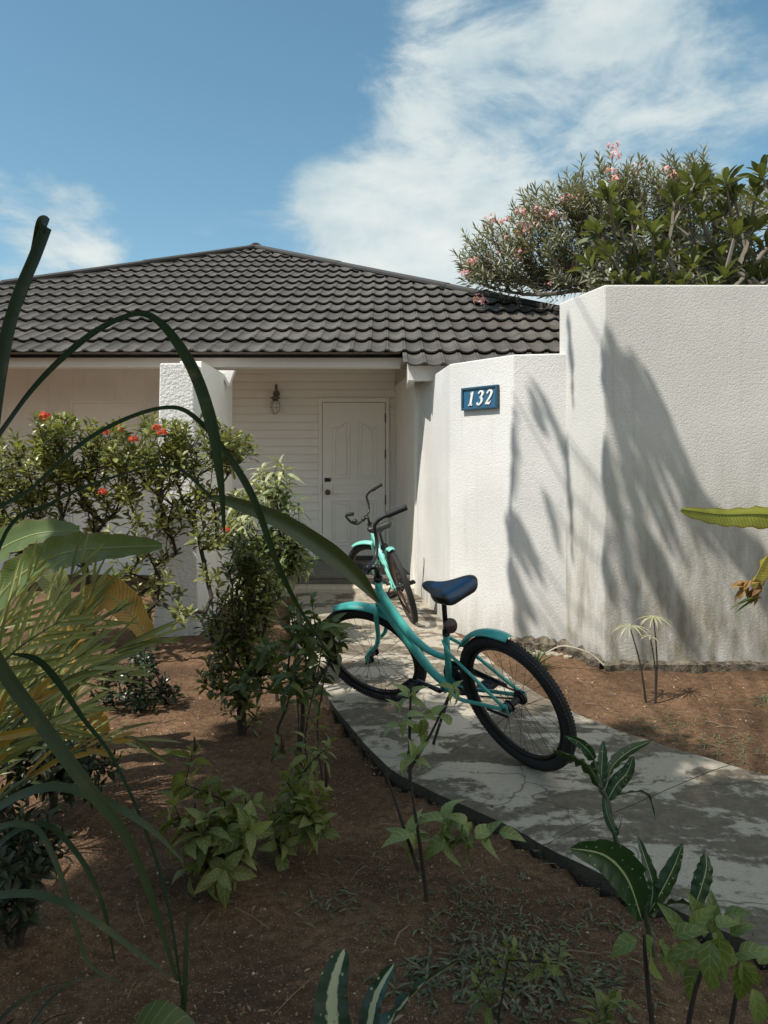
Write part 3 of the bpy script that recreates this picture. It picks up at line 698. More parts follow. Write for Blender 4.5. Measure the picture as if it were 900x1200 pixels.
# ---------------------------------------------------------------- bicycles
def bicycle(label,loc,heading,lean,steer,teal,seatm,group,wb=1.11,rimm=None):
    t=thing('bicycle',label,'bicycle',loc,group,(-lean,0,heading))
    ha=R(68); ax=Vector((-math.cos(ha),0,math.sin(ha))); gp=Vector((wb+.06,0,0)); Sm=Matrix.Rotation(steer,3,ax)
    sp=lambda p: Sm@(p-gp)+gp
    blk=simple('bike_black',(.012,.012,.013),.38,var=.3); rub=simple('tyre_rubber',(.014,.014,.015),.75,var=.3,sc=60)
    chrome=simple('worn_steel',(.16,.15,.14),.35,.85,var=.3); rm=rimm or simple('rim_black',(.018,.017,.017),.35,.3)
    r=.335
    def wheel(cx,steered,name):
        c=(cx,0,r); T=(lambda m:m.tf(sp)) if steered else (lambda m:m)
        m=M(); m.torus(c,r-.062,.010,n=56,k=8,rz=.014)
        for i in range(32):
            a=2*math.pi*i/32; off=(-1)**i*.030; tw=.9*(1 if (i//2)%2 else -1)
            p=(cx+.022*math.cos(a+tw),off,r+.022*math.sin(a+tw)); q=(cx+(r-.068)*math.cos(a),0,r+(r-.068)*math.sin(a))
            m.tube([p,q],.0011,4,False)
        w=T(m).build(name,rm,t)
        m=M(); m.torus(c,r-.027,.027,n=72,k=12)
        # tread blocks
        for i in range(120):
            a=2*math.pi*i/120
            for yy,dr in ((-.014,-.0035),(.0,0.0),(.014,-.0035)):
                a2=a+(.026 if yy==0 else 0); rr=r+dr-.001
                tx,tz=-math.sin(a2),math.cos(a2); nx_,nz_=math.cos(a2),math.sin(a2)
                V=[]
                for du in (-.0055,.0055):
                    for dy in (-.005,.005):
                        for h_ in (-.003,.0025): V.append((cx+nx_*(rr+h_)+tx*du,yy+dy,r+nz_*(rr+h_)+tz*du))
                m.add(V,[(0,1,3,2),(4,6,7,5),(0,4,5,1),(2,3,7,6),(1,5,7,3)])
        T(m).build('tyre',rub,w,smooth=False)
        m=M(); m.tube([(cx,-.055,r),(cx,.055,r)],.016,12); 
        for y in (-.032,.032): m.tube([(cx,y-.002,r),(cx,y+.002,r)],.030,16)
        m.tube([(cx,-.078,r),(cx,.078,r)],.007,8)
        if not steered:
            m.tube([(cx,-.05,r),(cx,-.038,r)],.036,18); m.tube([(cx,.04,r),(cx,.055,r)],.026,14); m.box((cx+.0,.055,r-.05),(cx+.14,.06,r-.035))
        T(m).build('hub',blk,w,smooth=False)
        m=M(); m.tube([(cx+.02,0,.05),(cx+.022,0,.085)],.004,6); T(m).build('valve',chrome,w)
        return w
    wheel(0,False,'rear_wheel'); wheel(wb,True,'front_wheel')
    m=M()
    m.tube([gp+ax*.735,gp+ax*.895],.021,14)
    m.tube(smoothpts([(.868,0,.775),(.79,0,.655),(.70,0,.548),(.60,0,.485),(.50,0,.462),(.405,0,.465)],6),interp([.024,.024,.023,.019,.017,.016],31),12)
    m.tube(smoothpts([(.895,0,.700),(.80,0,.575),(.69,0,.445),(.58,0,.335),(.48,0,.29)],6),interp([.024,.024,.024,.022,.021],25),12)
    m.tube([(.48,0,.26),(.365,0,.62)],.0165,12)
    m.tube([(.48,-.036,.29),(.48,.036,.29)],.025,14)
    for s in (1,-1):
        m.tube(smoothpts([(.46,s*.02,.285),(.36,s*.045,.275),(.20,s*.055,.30),(.02,s*.062,r-.005)],5),.0095,8)
        m.tube([(.385,s*.018,.575),(.33,s*.045,.535),(.01,s*.062,r+.01)],.0085,8)
        m.box((-.018,s*.058,r-.02),(.035,s*.064,r+.025))
    fr=m.build('frame',teal,t,smooth=True)
    m=M(); m.tube([gp+ax*.725,gp+ax*.735],.024,14); m.build('headset_cup',blk,fr)
    m=M(); m.tube([gp+ax*.895,gp+ax*.915],.0245,14); m.build('headset_cup',blk,fr)
    m=M()
    cr=gp+ax*.705
    m.tube([gp+ax*.70,gp+ax*.73],.019,12)
    for s in (1,-1):
        m.tube(smoothpts([cr+Vector((0,0,.012)),cr+Vector((.002,s*.035,.006)),cr+Vector((.012,s*.052,-.03)),cr+Vector((.075,s*.054,-.19)),Vector((wb-.035,s*.058,r+.06)),Vector((wb,s*.062,r))],5),interp([.012,.0135,.0135,.0125,.010,.008],26),8)
    m.tf(sp).build('fork',teal,t,smooth=True)
    def fender(cx,a0,a1,steered):
        m=M(); n=26;V=[]
        for i in range(n+1):
            a=R(a0+(a1-a0)*i/n); tap=1-.25*(abs(i/n-.5)*2)**6
            for j in range(9):
                b=-1+j/4; y=b*.036*tap; rr=r+.030-.016*b*b
                V.append((cx+rr*math.cos(a),y,r+rr*math.sin(a)))
        f=[(i*9+j,i*9+j+1,(i+1)*9+j+1,(i+1)*9+j) for i in range(n) for j in range(8)]
        m.add(V,f)
        if steered: m.tf(sp)
        o=m.build('fender',teal,t,smooth=True); sm=o.modifiers.new('thick','SOLIDIFY'); sm.thickness=.003
        return o
    fender(wb,74,152,True); fender(0,36,104,False)
    # bars
    C=gp+ax*.985+Vector((.055,0,.0))
    m=M(); m.tube([gp+ax*.91,gp+ax*.99],.0125,12); m.tube([gp+ax*.985,C],.014,10); m.tube([C+Vector((0,-.028,0)),C+Vector((0,.028,0))],.019,12)
    m.tf(sp).build('stem',blk,t,smooth=True)
    m=M(); half=[(0,.05,0),(.008,.11,.008),(.006,.165,.06),(.0,.19,.13),(-.015,.204,.155),(-.065,.228,.172),(-.180,.278,.180)]
    P=[Vector((x,-y,z)) for x,y,z in half[::-1]]+[Vector((0,0,0))]+[Vector(p) for p in half]
    P=smoothpts([C+p for p in P],5); m.tube(P,.0112,10)
    hb=m.tf(sp).build('handlebar',blk,t,smooth=True)
    for s in (1,-1):
        e=C+Vector((-.18,s*.278,.180)); d=(Vector((-.18,.278*s,.180))-Vector((-.065,.228*s,.172))).normalized()
        m=M(); m.tube([e-d*.115,e-d*.10,e-d*.02,e+d*.004,e+d*.008],[.0165,.0175,.0175,.019,.014],12); m.tf(sp).build('grip',rub,hb,smooth=True)
    m=M()  # bell on the left riser
    b0=C+Vector((.01,.14,.05)); m.lathe([(.0,.03),(.018,.026),(.028,.012),(.029,0),(0,0)],b0+Vector((-.02,0,.0)),14,(-.6,.2,.6)); m.tf(sp).build('bell',blk,hb,smooth=True)
    # saddle
    m=M(); st=[(.135,.095,.885,.075),(.155,.118,.905,.100),(.20,.122,.908,.105),(.26,.104,.892,.092),(.31,.062,.880,.075),(.36,.036,.880,.055),(.41,.028,.884,.042),(.43,.014,.878,.024)]
    k=14;V=[]
    for x,wd,zt,th in st:
        for j in range(k):
            a=2*math.pi*j/k; cy=math.cos(a); sz_=math.sin(a)
            yy=wd*math.copysign(abs(cy)**.75,cy); zz=(zt-.014+.014*math.copysign(abs(sz_)**.7,sz_)-.010*(1-abs(cy)) *(1 if sz_>0 and x<.3 else 0)) if sz_>0 else zt-.014+th*.8*math.copysign(abs(sz_)**.8,sz_)*(.55+.45*abs(cy))
            V.append((x,yy,zz))
    f=[(i*k+j,i*k+(j+1)%k,(i+1)*k+(j+1)%k,(i+1)*k+j) for i in range(len(st)-1) for j in range(k)]
    n0=m.n; m.add(V,f); m.f.append(np.array([list(range(k))[::-1]])+n0); m.f.append(np.array([[(len(st)-1)*k+j for j in range(k)]])+n0)
    so_=m.build('saddle',seatm,t,smooth=True); ss=so_.modifiers.new('sub','SUBSURF'); ss.levels=2; ss.render_levels=2
    m=M()
    for s in (1,-1): m.tube(smoothpts([(.17,s*.035,.84),(.22,s*.022,.825),(.34,s*.022,.828),(.40,s*.01,.86)],4),.0035,6)
    m.box((.29,-.025,.80),(.34,.025,.835)); 
    m.build('saddle_rails',chrome,so_)
    m=M(); m.tube([(.37,0,.60),(.302,0,.815)],.0125,12); m.tube([(.369,0,.603),(.361,0,.628)],.019,12); m.tube([(.36,.0,.615),(.335,.03,.618)],.006,6)
    m.build('seat_post',blk,t,smooth=False)
    m=M(); m.lathe([(0,.0),(.034,0),(.038,.008),(.036,.02),(0,.024)],(.325,0,.66),18,(-1,0,.15)); m.tube([(.355,0,.665),(.325,0,.66)],.008,6); m.build('rear_reflector',simple('reflector_dark',(.035,.012,.010),.25,var=.2),t)
    # crank
    m=M(); m.tube([(.48,-.06,.29),(.48,.06,.29)],.011,10)
    up=R(8)
    for s,d in ((1,1),(-1,-1)):
        e=Vector((.48+d*.165*math.cos(up),s*.070,.29+d*.165*math.sin(up))); m.tube([(.48,s*.058,.29),tuple(e)],[.013,.010],8)
        m2=M(); c=e+Vector((0,s*.055,0))
        for dx in (-.034,.034): m2.box((c.x+dx-.007,c.y-.045,c.z-.011),(c.x+dx+.007,c.y+.045,c.z+.011))
        for dy in (-.040,-.013,.013,.040): m2.box((c.x-.034,c.y+dy-.006,c.z-.008),(c.x+.034,c.y+dy+.006,c.z+.008))
        m2.tube([tuple(e),tuple(c+Vector((0,s*.03,0)))],.006,6)
        if s==1: pl=m2
        else: pr_=m2
    m.tube([(.48,-.050,.29),(.48,-.047,.29)],.085,26)
    crk=m.build('crank',chrome if False else blk,t); pl.build('pedal',blk,crk); pr_.build('pedal',blk,crk)
    m=M()
    for z0,z1 in ((.375,.355),(.208,.315)): m.tube([(.48,-.05,z0),(.02,-.05,z1)],.005,5,flat=.8)
    m.build('chain',simple('chain_steel',(.05,.045,.04),.5,.6),t)
    # chain guard: flat dark plate above the chain
    m=M(); V=[(.56,.345),(.50,.395),(.40,.40),(.10,.365),(.10,.345),(.40,.355),(.47,.35),(.53,.30)]
    m.polys([(x,y,z) for y in (-.066,-.060) for x,z in V],[tuple(range(8)),tuple(range(15,7,-1))]+[(i,(i+1)%8,8+(i+1)%8,8+i) for i in range(8)])
    m.build('chain_guard',blk,t)
    # kickstand reaching down on the leaning side
    g=Matrix.Rotation(lean,3,'X')
    foot_x=.46; yy=.235; foot=Vector((foot_x,yy*math.cos(lean)+0,-0+0))
    # ground plane in local space: z*cos - ... point with world z=0
    foot=Vector((foot_x,.20,.20*math.tan(lean)+.004))
    m=M(); m.tube([(.43,.015,.275),(.435,.05,.262),tuple(foot+Vector((-.004,-.012,.02))),tuple(foot)],[.009,.008,.007,.009],8); m.box((.40,-.02,.262),(.455,.03,.285)); m.build('kickstand',blk,t)
    return t
teal=simple('teal_paint',(.065,.42,.38),.36,var=.16,coat=.3,sc=8)
mint=simple('mint_paint',(.17,.54,.46),.38,var=.10,coat=.3,sc=8)
def seatfn(nt,b):
    g=nd(nt,'ShaderNodeTexCoord'); s_=nd(nt,'ShaderNodeSeparateXYZ'); nt.links.new(g.outputs['Object'],s_.inputs[0])
    k=ramp(nt,mth(nt,'ADD',mth(nt,'ABSOLUTE',s_.outputs['Y']),mth(nt,'MULTIPLY',mth(nt,'ADD',s_.outputs['X'],-.16),.34)),.082,.086,1,0)
    k=mth(nt,'MULTIPLY',k,ramp(nt,s_.outputs['X'],.352,.358,1,0)); k=mth(nt,'MULTIPLY',k,ramp(nt,s_.outputs['Z'],.856,.862,0,1))
    c=mixc(nt,k,(.010,.011,.013),(.008,.055,.13)); nt.links.new(c,b.inputs['Base Color']); b.inputs['Roughness'].default_value=.32; b.inputs['Specular IOR Level'].default_value=.6
    bump(nt,b,noise(nt,300,2),.0006,.6)
seat=mat('blue_saddle',seatfn)
BG='beach cruiser bicycles on the path'
bicycle('turquoise bicycle with blue and black saddle leaning on its kickstand, nearer one on the path',(.688,3.459,.002),2.19,.353,.444,teal,seat,BG)
bicycle('pale mint bicycle with black saddle parked behind the nearer one, close to the porch',(.26,6.55,.002),R(100),R(18),R(44),mint,simple('black_saddle',(.03,.03,.028),.4,var=.3),BG,rimm=simple('rusty_rim',(.10,.06,.045),.5,.3,var=.4))

# ---------------------------------------------------------------- plants
def grow(root,targets,rt=.004,power=.5,step=.12,up=.25,seed=1,kk=6):
    """branch skeleton from root to every target; returns mesh and tip directions"""
    rr=np.random.default_rng(seed); root=np.array(root,float); T=np.asarray(targets,float)
    T=T[np.argsort(np.linalg.norm(T-root,axis=1))]
    N=[root]; par=[-1]; tips=[];dirs=[]
    for t in T:
        A=np.array(N); d=np.linalg.norm(A-t,axis=1); dr=np.linalg.norm(A-root,axis=1); dt=np.linalg.norm(t-root)
        cost=d+np.where(dr>dt*.92,5,0)+.45*dr*0; cost=cost+.25*np.maximum(0,A[:,2]-t[2])*2
        i=int(cost.argmin()); a=A[i]; L=d[i]; n=max(1,int(L/step))
        p=i; prev=a
        for k in range(1,n+1):
            s=k/n; q=a+(t-a)*s; q=q+np.array([0,0,1])*up*L*(s-s*s)*.6*(1 if k<n else 0)+(rr.normal(0,.06*step,3) if k<n else 0)
            N.append(q); par.append(p); p=len(N)-1; pv=prev; prev=q
        tips.append(p); dd=N[p]-N[par[p]]; dirs.append(dd/max(1e-6,np.linalg.norm(dd)))
    cnt=np.zeros(len(N))
    for p in tips: cnt[p]=1
    for i in range(len(N)-1,0,-1): cnt[par[i]]+=cnt[i]
    m=M()
    kids={}
    for i in range(1,len(N)): kids.setdefault(par[i],[]).append(i)
    R_=rt*np.maximum(1,cnt)**power
    # polylines following the thickest child
    stack=[(0,None)]
    starts=[(0,k) for k in kids.get(0,[])]
    while starts:
        a,b=starts.pop(); line=[a,b]; 
        while b in kids:
            ks=sorted(kids[b],key=lambda q:-cnt[q]); 
            for o in ks[1:]: starts.append((b,o))
            b=ks[0]; line.append(b)
        m.tube([N[i] for i in line],[min(R_[i],R_[line[1]]*1.15) for i in line],kk if R_[line[1]]>rt*2 else 4,True)
    return m,np.array([N[p] for p in tips]),np.array(dirs)
def rand_ell(c,r,n,rng,shell=.0):
    o=[]
    while len(o)<n:
        p=rng.uniform(-1,1,3); d=np.linalg.norm(p)
        if d<=1 and d>=shell: o.append(np.array(c)+p*np.array(r))
    return o
def rosettes(m,tips,dirs,n,L,Wd,spread=.9,droop=.3,shape='ob',rng=RNG,back=.06,fold=.25,upb=.3,k=4,jl=.3):
    P=[];D=[];N=[];LL=[];WW=[]
    for t,d in zip(tips,dirs):
        d=d+np.array([0,0,upb]); d/=np.linalg.norm(d)
        a=np.cross(d,[.3,.5,1.0]); a/=np.linalg.norm(a); b=np.cross(d,a); ph=rng.random()*6.28
        for i in range(n):
            an=ph+i*2.4; s=i/max(1,n-1); sp=spread*(1.25-.9*s)
            rad=a*math.cos(an)+b*math.sin(an); dd=rad*math.sin(sp)+d*math.cos(sp)+rng.normal(0,.12,3)
            P.append(t-d*back*(1-s)); D.append(dd); N.append(d*1.0+rad*-.2+rng.normal(0,.2,3)); q=(1+jl*(rng.random()-.6))*(1-.35*s); LL.append(L*q); WW.append(Wd*q)
    m.leaves(P,D,N,np.array(LL),np.array(WW),droop,fold,k,shape)
def flowers(m,pts,r,n,rng=RNG,pet=.4):
    P=[];D=[];N=[]
    for p in pts:
        for i in range(n):
            d=rng.normal(0,1,3); d[2]=abs(d[2])*.8; d/=np.linalg.norm(d); q=np.array(p)+d*r*rng.uniform(.5,1)
            for j in range(4):
                a=rng.normal(0,1,3); a-=d*a.dot(d)*.8; a/=np.linalg.norm(a); P.append(q);D.append(a);N.append(d)
    m.leaves(P,D,N,r*pet,r*pet*.6,.2,.1,2)
def finish(t,m,name,mt,**k): return shift(m,t.location).build(name,mt,t,**k)
def Z(x,y): return soil_z(x,y)

# --- flowering shrubs on the left
IX=leafmat('ixora_leaf',(.060,.080,.020),(.36,.38,.13),.3,.36,.5)
RED=leafmat('ixora_flower',(.62,.06,.025),(.75,.14,.05),.3,.6)
def ixora(rootpx,D,blobs,label,seed,n,flpx,rad=.004):
    rng=np.random.default_rng(seed); x=(rootpx-450)/F*D; root=(x,D,Z(x,D)-.02)
    t=thing('ixora_shrub',label,'shrub',root,'ixora shrubs in front of the porch')
    T=[]
    tot=sum(b[5] for b in blobs)
    for px,py,dd,rx,rz,wt in blobs:
        c=W(px,py,D+dd); T+=rand_ell(c,(rx/F*D,.38,rz/F*D),int(n*wt/tot),rng,.35)
    T=[p for p in T if p[2]>root[2]+.35]
    m,tp,dr=grow(root,T,rad*.5,.43,.10,.15,seed)
    finish(t,m,'stem',DARKBARK())
    m=M(); rosettes(m,tp,dr,8,.095,.040,1.0,.25,'ob',rng,.07,upb=.9,k=3)
    sel=rng.random(len(tp))<.6; rosettes(m,tp[sel]-dr[sel]*.06,dr[sel],5,.07,.028,1.3,.3,'ob',rng,.05,k=3)
    finish(t,m,'foliage',IX)
    for i,(px,py,dd) in enumerate(flpx):
        m=M(); flowers(m,[W(px,py,D+dd)],.042,22,rng,.42); finish(t,m,'flower_head',RED)
ixora(110,5.75,[(35,545,0,60,45,3),(95,525,.1,60,40,3),(20,600,0,45,50,2.2),(130,560,.1,60,45,2.5),(70,620,.1,50,45,1.5),(65,495,0,25,14,.5)],
      'dense ixora shrub with orange red flower heads filling the left edge before the shaded wall',11,430,[(53,488,-.35),(123,508,-.35),(121,578,-.3),(140,505,-.3),(50,492,-.2)])
ixora(165,5.6,[(175,520,0,50,38,2.6),(235,520,0,45,32,2.2),(275,525,0,28,22,.8),(200,575,0,55,45,1.8),(255,600,-.1,38,50,1.3),(215,690,-.2,45,38,.5),(170,640,0,45,50,1),(150,700,0,40,40,.6)],
      'open branched ixora shrub with red flowers leaning across the white pillar',12,340,[(190,508,-.35),(157,516,-.3),(266,622,-.35),(184,503,-.3),(128,688,-.1)],.0042)

# --- croton and variegated shrub in the middle
CR=leafmat('croton_leaf',(.030,.045,.012),(.24,.25,.055),.22,.4,.5)
PALE=leafmat('pale_variegated_leaf',(.16,.20,.09),(.50,.52,.30),.3,.5,vein=40)
MIDG=leafmat('mid_leaf',(.050,.075,.018),(.13,.165,.045),.28,.42,.5,vein=45)
def leafy(name,label,cat,px,D,blobs,n,mt,L,Wd,seed,nl=7,shape='ell',droop=.5,rad=.0035,minz=.12,group=None,depth=.18,spread=1.05,upb=.3,extra=None):
    rng=np.random.default_rng(seed); x=(px-450)/F*D; root=(x,D,Z(x,D)-.01); t=thing(name,label,cat,root,group); T=[];tot=sum(b[4] for b in blobs); rad*=.62
    for bx,by,rx,rz,wt in blobs: T+=rand_ell(W(bx,by,D),(rx/F*D,depth,rz/F*D),max(1,int(n*wt/tot)),rng,.1)
    T=[p for p in T if p[2]>root[2]+minz]
    m,tp,dr=grow(root,T,rad,.45,.08,.12,seed); finish(t,m,'stem',DARKBARK())
    m=M(); rosettes(m,tp,dr,nl,L,Wd,spread,droop,shape,rng,.07,upb=upb); finish(t,m,'foliage',mt)
    if extra: extra(t,rng)
    return t
leafy('croton_bush','tall dark croton bush with yellow green tops standing left of the path','shrub',283,3.98,[(290,670,30,28,2),(275,730,42,40,3),(305,700,26,30,1.5),(270,790,38,32,2),(300,770,32,30,1.5),(285,640,20,18,1),(283,825,22,22,.6)],230,CR,.075,.026,21,9,'ob',.35,upb=.6,minz=.1)
leafy('pale_leaved_shrub','slender shrub with cream edged leaves rising behind the croton bush','shrub',305,4.7,[(318,560,34,22,1.6),(290,600,26,30,.7),(325,640,38,28,2),(300,690,28,30,1),(345,660,18,16,.5)],95,PALE,.12,.032,22,7,'ell',.9,.003)
leafy('dark_leaved_shrub','dark green shrub mixed into the stems of the pale leaved shrub','shrub',325,4.55,[(330,600,34,40,1.5),(310,660,40,36,2),(352,655,22,20,.6)],60,MIDG,.12,.032,27,6,'ell',.9,.003)
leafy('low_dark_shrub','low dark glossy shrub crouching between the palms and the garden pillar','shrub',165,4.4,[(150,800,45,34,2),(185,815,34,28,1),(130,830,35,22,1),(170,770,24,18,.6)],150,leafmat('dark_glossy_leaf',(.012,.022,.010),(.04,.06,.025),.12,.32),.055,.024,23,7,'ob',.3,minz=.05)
leafy('leafy_sapling','bushy sapling with broad leaves overlapping the left edge of the path','sapling',348,3.35,[(368,735,26,20,2),(350,710,18,10,.6),(390,755,18,14,.6),(345,775,26,22,1),(365,800,22,18,.7),(355,860,20,24,.5)],42,MIDG,.105,.042,24,6,'ell',.6,minz=.25,rad=.0032)
leafy('leafy_sapling','thin sapling with few upright stems just in front of the croton bush','sapling',318,3.6,[(300,790,22,30,1),(330,810,16,30,1),(322,760,18,16,1)],20,MIDG,.09,.036,25,6,'ell',.5,minz=.25,rad=.003)
YG=leafmat('yellow_green_leaf',(.115,.145,.04),(.27,.29,.095),.35,.5,vein=36)
def spikes(pts):
    def f(t,rng):
        for px,py,D,ln in pts:
            m=M(); b=Vector(W(px,py,D)); m.tube([b,b+Vector((.004,0,ln*.4)),b+Vector((-.002,0,ln))],[.006,.0085,.002],7); finish(t,m,'seed_spike',simple('spike_dark',(.03,.012,.010),.6))
    return f
leafy('broad_leaved_plant','yellow green broad leaved plant with dark seed spikes on bare soil','plant',250,2.55,[(235,940,34,26,1.6),(265,985,36,30,2),(240,1020,24,24,1),(210,905,14,10,.3),(290,965,28,22,1)],38,YG,.110,.056,31,6,'ell',.7,minz=.10,rad=.003,extra=spikes([(229,978,2.5,.11),(245,1005,2.45,.10),(228,880,2.6,.05),(288,955,2.6,.06)]))
leafy('broad_leaved_plant','smaller broad leaved plant with one tall dark spike near the path','plant',330,2.75,[(350,940,30,20,1.6),(320,975,24,22,1),(375,950,12,18,.8),(340,905,12,14,.4)],24,YG,.09,.046,32,6,'ell',.7,minz=.10,rad=.003,extra=spikes([(382,922,2.7,.09),(330,880,2.8,.06)]))
leafy('leafy_sapling','knee high sapling with thin upright stems between the pale broad leaved plants and the path','sapling',362,2.95,[(372,885,18,16,1),(350,900,16,18,1),(385,860,10,12,.6),(360,850,12,14,.6)],15,YG,.075,.028,36,6,'ell',.6,minz=.12,rad=.0028)
# bare stems beside it
def cane(label,pts,D,r,leafspec,mt,seed,lsc=1.3,*,name='sapling',group=None,cat='sapling'):
    """a sapling drawn from explicit stems: pts = list of stems, each list of (px,py,dD)"""
    rng=np.random.default_rng(seed); b=pts[0][0]; root=W(b[0],b[1],D+b[2]); t=thing(name,label,cat,root,group)
    for st in pts:
        P=smoothpts([W(x,y,D+d) for x,y,d in st],4); m=M(); m.tube(P,interp([r,r*.8,r*.45],len(P)),6); finish(t,m,'stem',GREENSTEM() if r<.003 else DARKBARK())
    m=M()
    for (x,y,d,L,Wd,a,dr) in leafspec:
        # a = angle in the picture plane of the leaf (deg, 0 right, 90 up)
        p=W(x,y,D+d); dy=rng.uniform(-.6,.5); D3=Vector((math.cos(R(a)),dy,math.sin(R(a)))).normalized(); N=Vector((rng.normal(0,.35),-.35+rng.normal(0,.2),1))
        m.leaves([p],[D3],[N],L*lsc,Wd*lsc,dr,.3,7,'ov' if Wd/L>.3 else 'ell')
    finish(t,m,'foliage',mt); return t
rn=random.Random(5)
def ring(cx,cy,n,L,Wd,d=0,j=8,dr=.6,a0=0,a1=360): return [(cx+rn.uniform(-j,j),cy+rn.uniform(-j,j)*.6,d+rn.uniform(-.05,.05),L*rn.uniform(.75,1.1),Wd*rn.uniform(.8,1.1),a0+(a1-a0)*i/n+rn.uniform(-14,14),dr) for i in range(n)]
SERR=leafmat('pale_serrated_leaf',(.17,.22,.07),(.30,.36,.14),.3,.48,vein=34)
cane('slim sapling with a low whorl of pale leaves and sparse upper leaves by the path',
 [[(502,1072,0),(492,990,0),(483,930,.02),(478,880,.05)],[(490,1020,-.02),(470,960,0),(452,905,.04)],[(481,925,.03),(480,860,.08),(482,800,.1)],[(478,905,.03),(505,860,.06),(528,810,.1)]],2.44,.0065,
 ring(480,982,8,.075,.04,0,8)+ring(545,972,18,.078,.042,.05,26,.8)+[(515,975,.03,.09,.045,-50,.7),(520,968,.0,.08,.04,-80,.5),(585,975,.05,.07,.035,10,.6),(520,960,0,.085,.045,170,.5)]
 +ring(482,815,7,.058,.028,.1,8,.6)+ring(478,845,8,.06,.03,.08,16,.7)+ring(512,840,6,.058,.026,.06,18,.6)+ring(530,808,5,.052,.022,.1,5,.6)+ring(482,888,7,.05,.024,.04,8,.4),SERR,41)
cane('spindly leafless stems sprouting beside the broad leaved plants',
 [[(362,930,0),(358,860,0),(372,790,.02),(380,740,.03)],[(345,925,.05),(350,850,.05),(345,790,.08)],[(378,915,.04),(372,850,.04),(385,770,.05)]],3.15,.0045,
 ring(374,745,7,.09,.035,.03,12,.7)+ring(350,800,5,.08,.03,.06,12,.7)+ring(335,880,6,.05,.02,0,14,.5),MIDG,42)
VAR=leafmat('dumbcane_leaf',(.020,.060,.020),(.035,.085,.028),.18,.30,.5,midrib=(.028,(.42,.46,.25),.03),spots=(60,.16,(.36,.42,.22)))
def dumbcane(label,D,stem,leaves,seed,r=.008):
    rng=random.Random(seed); root=W(stem[0][0],stem[0][1],D); t=thing('dumb_cane',label,'plant',root,'speckled dumb cane plants along the path')
    m=M(); m.tube(smoothpts([W(x,y,D) for x,y in stem],4),r,8); finish(t,m,'stem',simple('cane_stem',(.06,.075,.04),.6,var=.4,sc=60))
    for L in leaves:
        pts,wpx=L[0],L[1]; dy=L[2] if len(L)>2 else rng.uniform(-.12,.12)
        P=smoothpts([W(x,y,D+dy*i/(len(pts)-1)) for i,(x,y) in enumerate(pts)],7); n=len(P)
        w=[max(.003,wpx/F*D*math.sin(math.pi*(i/(n-1))**.8)**.7) for i in range(n)]
        m=M(); m.blade(P,w,side=(rng.uniform(-.4,.4),-.8 if abs(pts[-1][0]-pts[0][0])>abs(pts[-1][1]-pts[0][1]) else .2,.55) if L[3:]==() else L[3],fold=.35,wave=.22,ph=rng.random()*6); finish(t,m,'leaf',VAR,smooth=True)
    return t
dumbcane('speckled dumb cane on a bare stem overlapping the far side of the path',2.35,[(737,1030),(722,985),(712,940),(704,925)],
 [([(704,925),(690,898),(670,885),(648,878)],24),([(704,925),(697,892),(682,872),(662,862)],14),([(706,925),(705,905),(706,885),(707,868)],13,.05),([(708,925),(718,898),(738,880),(764,868)],15),([(712,938),(722,920),(735,905),(742,886)],18),([(712,938),(735,930),(758,932),(768,962)],9),([(708,930),(712,955),(722,975),(728,960)],10,-.08)],51)
dumbcane('bushy speckled dumb cane with a broad drooping leaf at the bottom of the path edge',1.95,[(765,1120),(760,1090),(755,1062)],
 [([(752,1078),(735,1030),(708,1002),(668,994)],44,-.1),([(760,1075),(765,1040),(757,1010),(747,980)],15),([(760,1070),(775,1045),(790,1015),(800,988)],20,.05),([(765,1075),(770,1050),(762,1020),(752,1000)],16,.1),([(812,1070),(822,1040),(828,1015),(826,995)],22,.05),([(760,1075),(785,1060),(810,1062),(835,1080)],18,-.1),([(755,1080),(735,1090),(722,1085),(716,1078)],8)],52)
BIGL=leafmat('broad_serrate_leaf',(.12,.17,.04),(.22,.28,.08),.3,.42,vein=30)
cane('cluster of big toothed green leaves in the bottom right corner, before the dumb cane',
 [[(770,1240,0),(762,1180,0),(756,1120,.02),(755,1095,.03)],[(800,1240,.0),(815,1160,.0),(838,1105,.02)],[(850,1240,.1),(862,1170,.1),(868,1130,.1)]],1.62,.0065,
 [(x+rn.uniform(-6,6)+q*14,y+rn.uniform(-8,8)+q*8,d+q*.04,L*(.92-.22*q),Wd*(.85-.2*q),a+q*25,dr) for q in (0,1) for x,y,d,L,Wd,a,dr in [(752,1095,0,.085,.05,200,.5),(765,1105,-.03,.10,.06,-85,.3),(770,1100,0,.08,.045,-60,.4),(790,1090,0,.09,.045,30,.5),(830,1108,0,.10,.05,170,.5),(835,1100,-.02,.11,.055,-110,.4),(840,1105,-.03,.11,.06,-80,.3),(845,1095,0,.09,.05,20,.5),(838,1100,.03,.10,.045,75,.3),(800,1085,.05,.08,.04,120,.4),(812,1090,.03,.08,.04,60,.4),(868,1130,.05,.10,.055,-60,.4),(868,1128,.05,.10,.05,-100,.4),(870,1120,.05,.09,.045,15,.4),(862,1120,.05,.09,.045,150,.4),(880,1160,0,.09,.05,-80,.4),(780,1130,.05,.08,.045,-30,.5),(825,1130,.02,.09,.05,-130,.5),(850,1080,.06,.07,.04,50,.4),(815,1065,.06,.06,.035,100,.3)]],BIGL,43,1.0,name='broad_leaved_sapling')
WHT=leafmat('white_rib_leaf',(.015,.045,.020),(.025,.065,.028),.15,.28,.6,midrib=(.15,(.50,.52,.33),.16),spots=(45,.16,(.30,.38,.22)))
